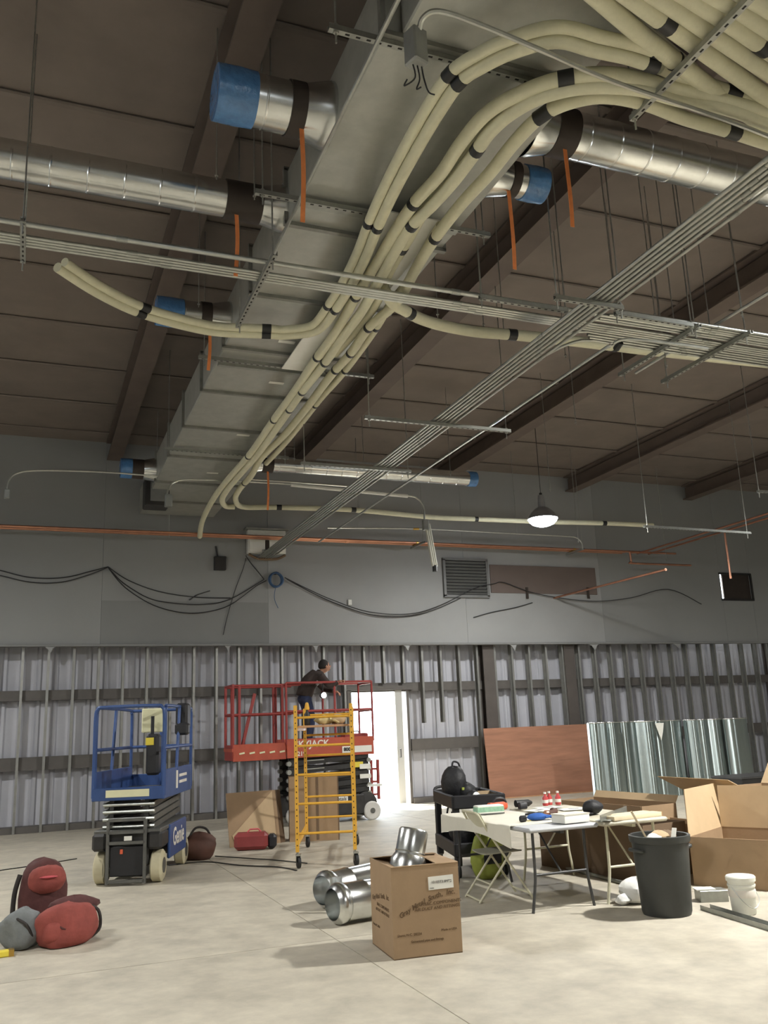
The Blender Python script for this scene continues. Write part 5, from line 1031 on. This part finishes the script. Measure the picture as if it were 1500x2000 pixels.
# ================= cartons behind and under the tables =================
def open_box(o, rz_, w_, d_, h_, label, m='cardboard', flaps=(), grp='open cardboard boxes', inner='cardboard_dark', name='carton'):
    t = E(name, o, label, 'box', grp, rz=rz_); th = 0.01
    PP = lambda mb, nm, mm=None: mb.build(nm, mm or m, t, local=True)
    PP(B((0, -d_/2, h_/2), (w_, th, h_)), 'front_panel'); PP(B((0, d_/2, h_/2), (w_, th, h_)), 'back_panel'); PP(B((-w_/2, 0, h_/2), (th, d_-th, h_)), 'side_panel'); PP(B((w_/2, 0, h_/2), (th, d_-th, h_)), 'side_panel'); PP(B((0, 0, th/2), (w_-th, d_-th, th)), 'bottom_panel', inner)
    for (side, L_, ang, tw) in flaps:     # ang from vertical, positive outward
        dx, dy = {'-x': (-1, 0), '+x': (1, 0), '-y': (0, -1), '+y': (0, 1)}[side]
        if dx: a_, c_ = V3(dx*w_/2, -d_/2, h_), V3(dx*w_/2, d_/2, h_)
        else: a_, c_ = V3(-w_/2, dy*d_/2, h_), V3(w_/2, dy*d_/2, h_)
        out = V3(dx*math.sin(ang), dy*math.sin(ang), math.cos(ang))*L_; along = (c_-a_).normalized()
        p = [a_, c_, c_+out+along*tw, a_+out+along*tw]; nn = (p[1]-p[0]).cross(p[3]-p[0]).normalized()
        b = MB(); b.add(p+[x-nn*0.007 for x in p], [(0, 1, 2, 3), (7, 6, 5, 4), (0, 4, 5, 1), (1, 5, 6, 2), (2, 6, 7, 3), (3, 7, 4, 0)]); PP(b, 'flap', 'cardboard_light')
    return t
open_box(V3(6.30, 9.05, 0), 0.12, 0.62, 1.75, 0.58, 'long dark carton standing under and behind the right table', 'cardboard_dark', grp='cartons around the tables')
open_box(V3(7.05, 9.9, 0), 0.1, 0.55, 1.5, 0.66, 'long brown carton with open top behind the right table', 'cardboard', [('+x', 0.1, 0.6, 0)], 'cartons around the tables')
open_box(V3(6.98, 8.72, 0), 0.1, 0.46, 0.6, 0.52, 'low brown carton left of the big open box', 'cardboard', [], 'cartons around the tables')
# big open box at the right
open_box(V3(7.12, 7.62, 0), 0.5, 0.95, 1.05, 0.47, 'big open carton at the right edge with raised flaps', 'cardboard', [('+x', 0.44, 0.05, 0), ('+y', 0.46, 0.25, 0.30), ('-y', 0.46, 1.0, -0.35)])
open_box(V3(8.45, 8.9, 0), 0.02, 1.3, 1.2, 0.78, 'larger open carton behind the big one at the right edge', 'cardboard', [('-x', 0.42, 1.12, 0), ('-y', 0.30, 1.25, 0.1), ('+x', 0.4, 0.6, 0)])
# ================= trash can =================
c = V3(5.36, 6.93, 0)
t = E('trash_can', c, 'large round black plastic trash can full of scraps', 'trash can')
MB().shell([(0.0, 0.012), (0.185, 0.012), (0.19, 0.0), (0.205, 0.0), (0.215, 0.03), (0.247, 0.60), (0.262, 0.605), (0.268, 0.63), (0.268, 0.66), (0.255, 0.665), (0.243, 0.66), (0.240, 0.60), (0.205, 0.03), (0.0, 0.03)], 36, c).build('body', 'can_plastic', t, 40)
for s_ in (-1, 1): T_(smoothpath([c+V3(s_*0.245, -0.07, 0.54), c+V3(s_*0.285, -0.06, 0.55), c+V3(s_*0.285, 0.06, 0.55), c+V3(s_*0.245, 0.07, 0.54)], 4), 0.016).build('handle', 'can_plastic', t, 50)
MB().lathe([(0.0, 0.60), (0.12, 0.605), (0.234, 0.58), (0.23, 0.50), (0.0, 0.50)], 24, c).build('trash_fill', 'bag_dark', t, 40)
tag(MB().bar(c+V3(-0.02, 0.08, 0.52), c+V3(-0.17, 0.14, 0.86), 0.03, 0.014).build('wood_stick', 'wood_pale'), 'pale wooden stick poking out of the trash can', 'stick', 'scraps in the trash can')
tag(MB().blob(c+V3(-0.12, -0.06, 0.63), (0.14, 0.12, 0.10), 91, 0.4).build('crumpled_foil', 'plastic_white', None, 30), 'crumpled white scrap in the left of the trash can', 'scrap', 'scraps in the trash can')
tag(MB().blob(c+V3(0.0, 0.0, 0.64), (0.18, 0.14, 0.11), 92, 0.25).build('cardboard_scrap', 'cardboard_light', None, 30), 'brown crumpled scrap in the middle of the trash can', 'scrap', 'scraps in the trash can')
tag(MB().bar(c+V3(0.06, -0.10, 0.58), c+V3(0.13, -0.06, 0.71), 0.04, 0.01).build('white_strip', 'label_white'), 'bright white strip in the trash can', 'scrap', 'scraps in the trash can')
tag(MB().blob(c+V3(0.14, 0.08, 0.62), (0.18, 0.16, 0.12), 93, 0.2).build('dark_wad', 'cardboard_dark', None, 40), 'dull brown wad at the right of the trash can', 'scrap', 'scraps in the trash can')
# plastic bag, bucket, metal bits
q = gz(1250, 1768)+V3(0.06, 0.1, 0); t = E('plastic_bag', q, 'crumpled white plastic bag on the floor left of the trash can', 'bag'); MB().blob(q+V3(0, 0, 0.10), (0.34, 0.28, 0.24), 95, 0.3, 18, 11, flat=0.8).build('body', 'plastic_white', t, 35); MB().blob(q+V3(-0.17, -0.02, 0.05), (0.16, 0.10, 0.09), 96, 0.4).build('twisted_end', 'plastic_white', t, 35)
q = gz(1466, 1788)+V3(0.02, 0.09, 0); t = E('plastic_bucket', q, 'white plastic bucket with lid at the lower right edge', 'bucket')
MB().lathe([(0.095, 0), (0.10, 0.01), (0.112, 0.22), (0.118, 0.225), (0.118, 0.24), (0.112, 0.245), (0.114, 0.27)], 28, q).build('body', 'bucket_white', t, 40); MB().lathe([(0.124, 0.268), (0.126, 0.30), (0.118, 0.31), (0.0, 0.305)], 28, q).build('lid', 'bucket_white', t, 40); MB().lathe([(0.113, 0.14), (0.1145, 0.15), (0.1155, 0.19), (0.113, 0.2)], 28, q).build('printed_band', 'print_white', t, 40)
T_(smoothpath([q+V3(-0.115, 0, 0.23), q+V3(-0.09, -0.10, 0.12), q+V3(0.0, -0.128, 0.06), q+V3(0.09, -0.10, 0.12), q+V3(0.115, 0, 0.23)], 5), 0.004, 5).build('wire_handle', 'emt', t, 50)
a, e_ = gz(1378, 1776), gz(1560, 1832); t = E('floor_channel', a, 'long galvanized channel lying on the floor at the lower right', 'metal channel'); d_ = (e_-a).normalized(); u_ = V3(-d_.y, d_.x, 0)
MB().bar(a+V3(0, 0, 0.003), e_+V3(0, 0, 0.003), 0.10, 0.004).build('web', 'strut_galv', t)
for s_ in (-1, 1): MB().bar(a+u_*s_*0.05+V3(0, 0, 0.02), e_+u_*s_*0.05+V3(0, 0, 0.02), 0.004, 0.04).build('flange', 'strut_galv', t)
q = gz(1400, 1764)+V3(0.05, 0.12, 0); t = E('duct_end_cap', q, 'small galvanized sheet box on the floor right of the trash can', 'sheet metal'); B(q+V3(0, 0, 0.05), (0.26, 0.18, 0.10), rz=-0.4, ch=0.004).build('body', 'strut_galv', t); B(q+V3(-0.06, 0.02, 0.106), (0.18, 0.14, 0.01), rz=-0.4).build('lid', 'label_white', t)
q = gz(1225, 1762); tag(MB().blob(q+V3(-0.05, 0, 0.02), (0.16, 0.07, 0.04), 97, 0.3, flat=0.8).build('rubble', 'brown_leather', None, 40), 'small brown scrap on the floor left of the white bag', 'scrap')
a, e_ = gz(1075, 1690), gz(1290, 1748); t = E('floor_pipe', a, 'long grey pipe lying on the floor under the tables', 'pipe'); T_([a+V3(0, 0, 0.02), e_+V3(0, 0, 0.02)], 0.02, 10).build('tube', 'strut_galv', t, 50); T_([e_-(e_-a).normalized()*0.08+V3(0, 0, 0.024), e_+V3(0, 0, 0.024)], 0.024, 10).build('coupling', 'emt', t, 50)
# ================= plywood and galvanized sheets by the back wall =================
t = E('plywood_sheet', (11.6, 18.75, 0), 'reddish plywood sheet leaning against the back wall columns', 'plywood')
b = MB(); b.box((0, 0, 0.79), (3.35, 0.02, 1.56), rx=-0.09); b.build('panel', 'plywood', t, local=True); B((0, -0.09, 0.01), (3.3, 0.03, 0.02)).build('bottom_edge', 'plywood_edge', t, local=True)
rs = random.Random(11)
x = gy(1157, 1480, 16.2).x
ends = [1157, 1192, 1222, 1253, 1286, 1322, 1348, 1372, 1396, 1428, 1468]
wd_ = ['first', 'second', 'third', 'fourth', 'fifth', 'sixth', 'seventh', 'eighth', 'ninth', 'tenth']
for k in range(len(ends)-1):
    xa_, xb_ = gy(ends[k], 1480, 16.2).x, gy(ends[k+1], 1480, 16.2).x; amp = -rs.uniform(0.06, 0.16); sl = rs.uniform(-0.12, 0.02); hh = 1.60-0.004*k; ph = rs.uniform(0, 3); yo = 16.25+0.06*(k % 3)
    t = E('galvanized_sheet', ((xa_+xb_)/2, yo, 0), '%s from the left of the shiny galvanized sheets standing by the back wall' % wd_[k], 'sheet metal', 'shiny galvanized sheets standing upright')
    fn = lambda u, v: (xa_+(xb_-xa_+0.02)*u, yo+sl*(u-0.5)+amp*math.sin(u*PI)+0.02*math.sin(u*9+ph)+0.02*v, 0.0+hh*v)
    b = MB(); b.grid(fn, 12, 4, 0.003); b.build('sheet', 'sheet_galv', t, 60)
    b = MB(); b.tube([fn(u/8, 1.0) for u in range(9)], 0.012, 6); b.build('folded_hem', 'spiral_galv', t, 60)
    f0 = V3(*fn(0.0, 0.0)); f1 = V3(*fn(0.0, 1.0)); fw = (0.07, 0.03, 0.06, 0.03, 0.12, 0.08, 0.08, 0.10, 0.05, 0.04)[k]; fd = V3(0.17, -0.985, 0)*fw
    quad('streak_flange', 'sheet_galv', t, [f0, f0+fd, f1+fd, f1], 0.003)  # strip added and angled to mirror the doorway as a bright streak
    if k == 3:
        c_ = V3(*fn(0.9, 0.97))+V3(0, -0.03, 0); quad('torn_corner', 'label_white', t, [c_, c_+V3(0.22, -0.02, 0.0), c_+V3(0.16, -0.03, -0.2), c_+V3(0.10, -0.03, -0.36)], 0.004)
# dark bench behind the open boxes
a = gy(1418, 1515, 12.0)
t = E('work_bench', (a.x+0.9, 12.0, 0), 'dark work bench behind the open boxes at the right edge', 'bench')
B((a.x+0.9, 12.0, a.z-0.12), (1.8, 0.7, 0.16), ch=0.01).build('top', 'dark_metal', t); B((a.x+0.9, 12.0, a.z-0.03), (1.82, 0.72, 0.03)).build('worktop', 'table_leg', t)
for sx in (-0.85, 0.85):
    for sy in (-0.3, 0.3): B((a.x+0.9+sx, 12.0+sy, (a.z-0.2)/2), (0.07, 0.07, a.z-0.2)).build('leg', 'dark_metal', t)
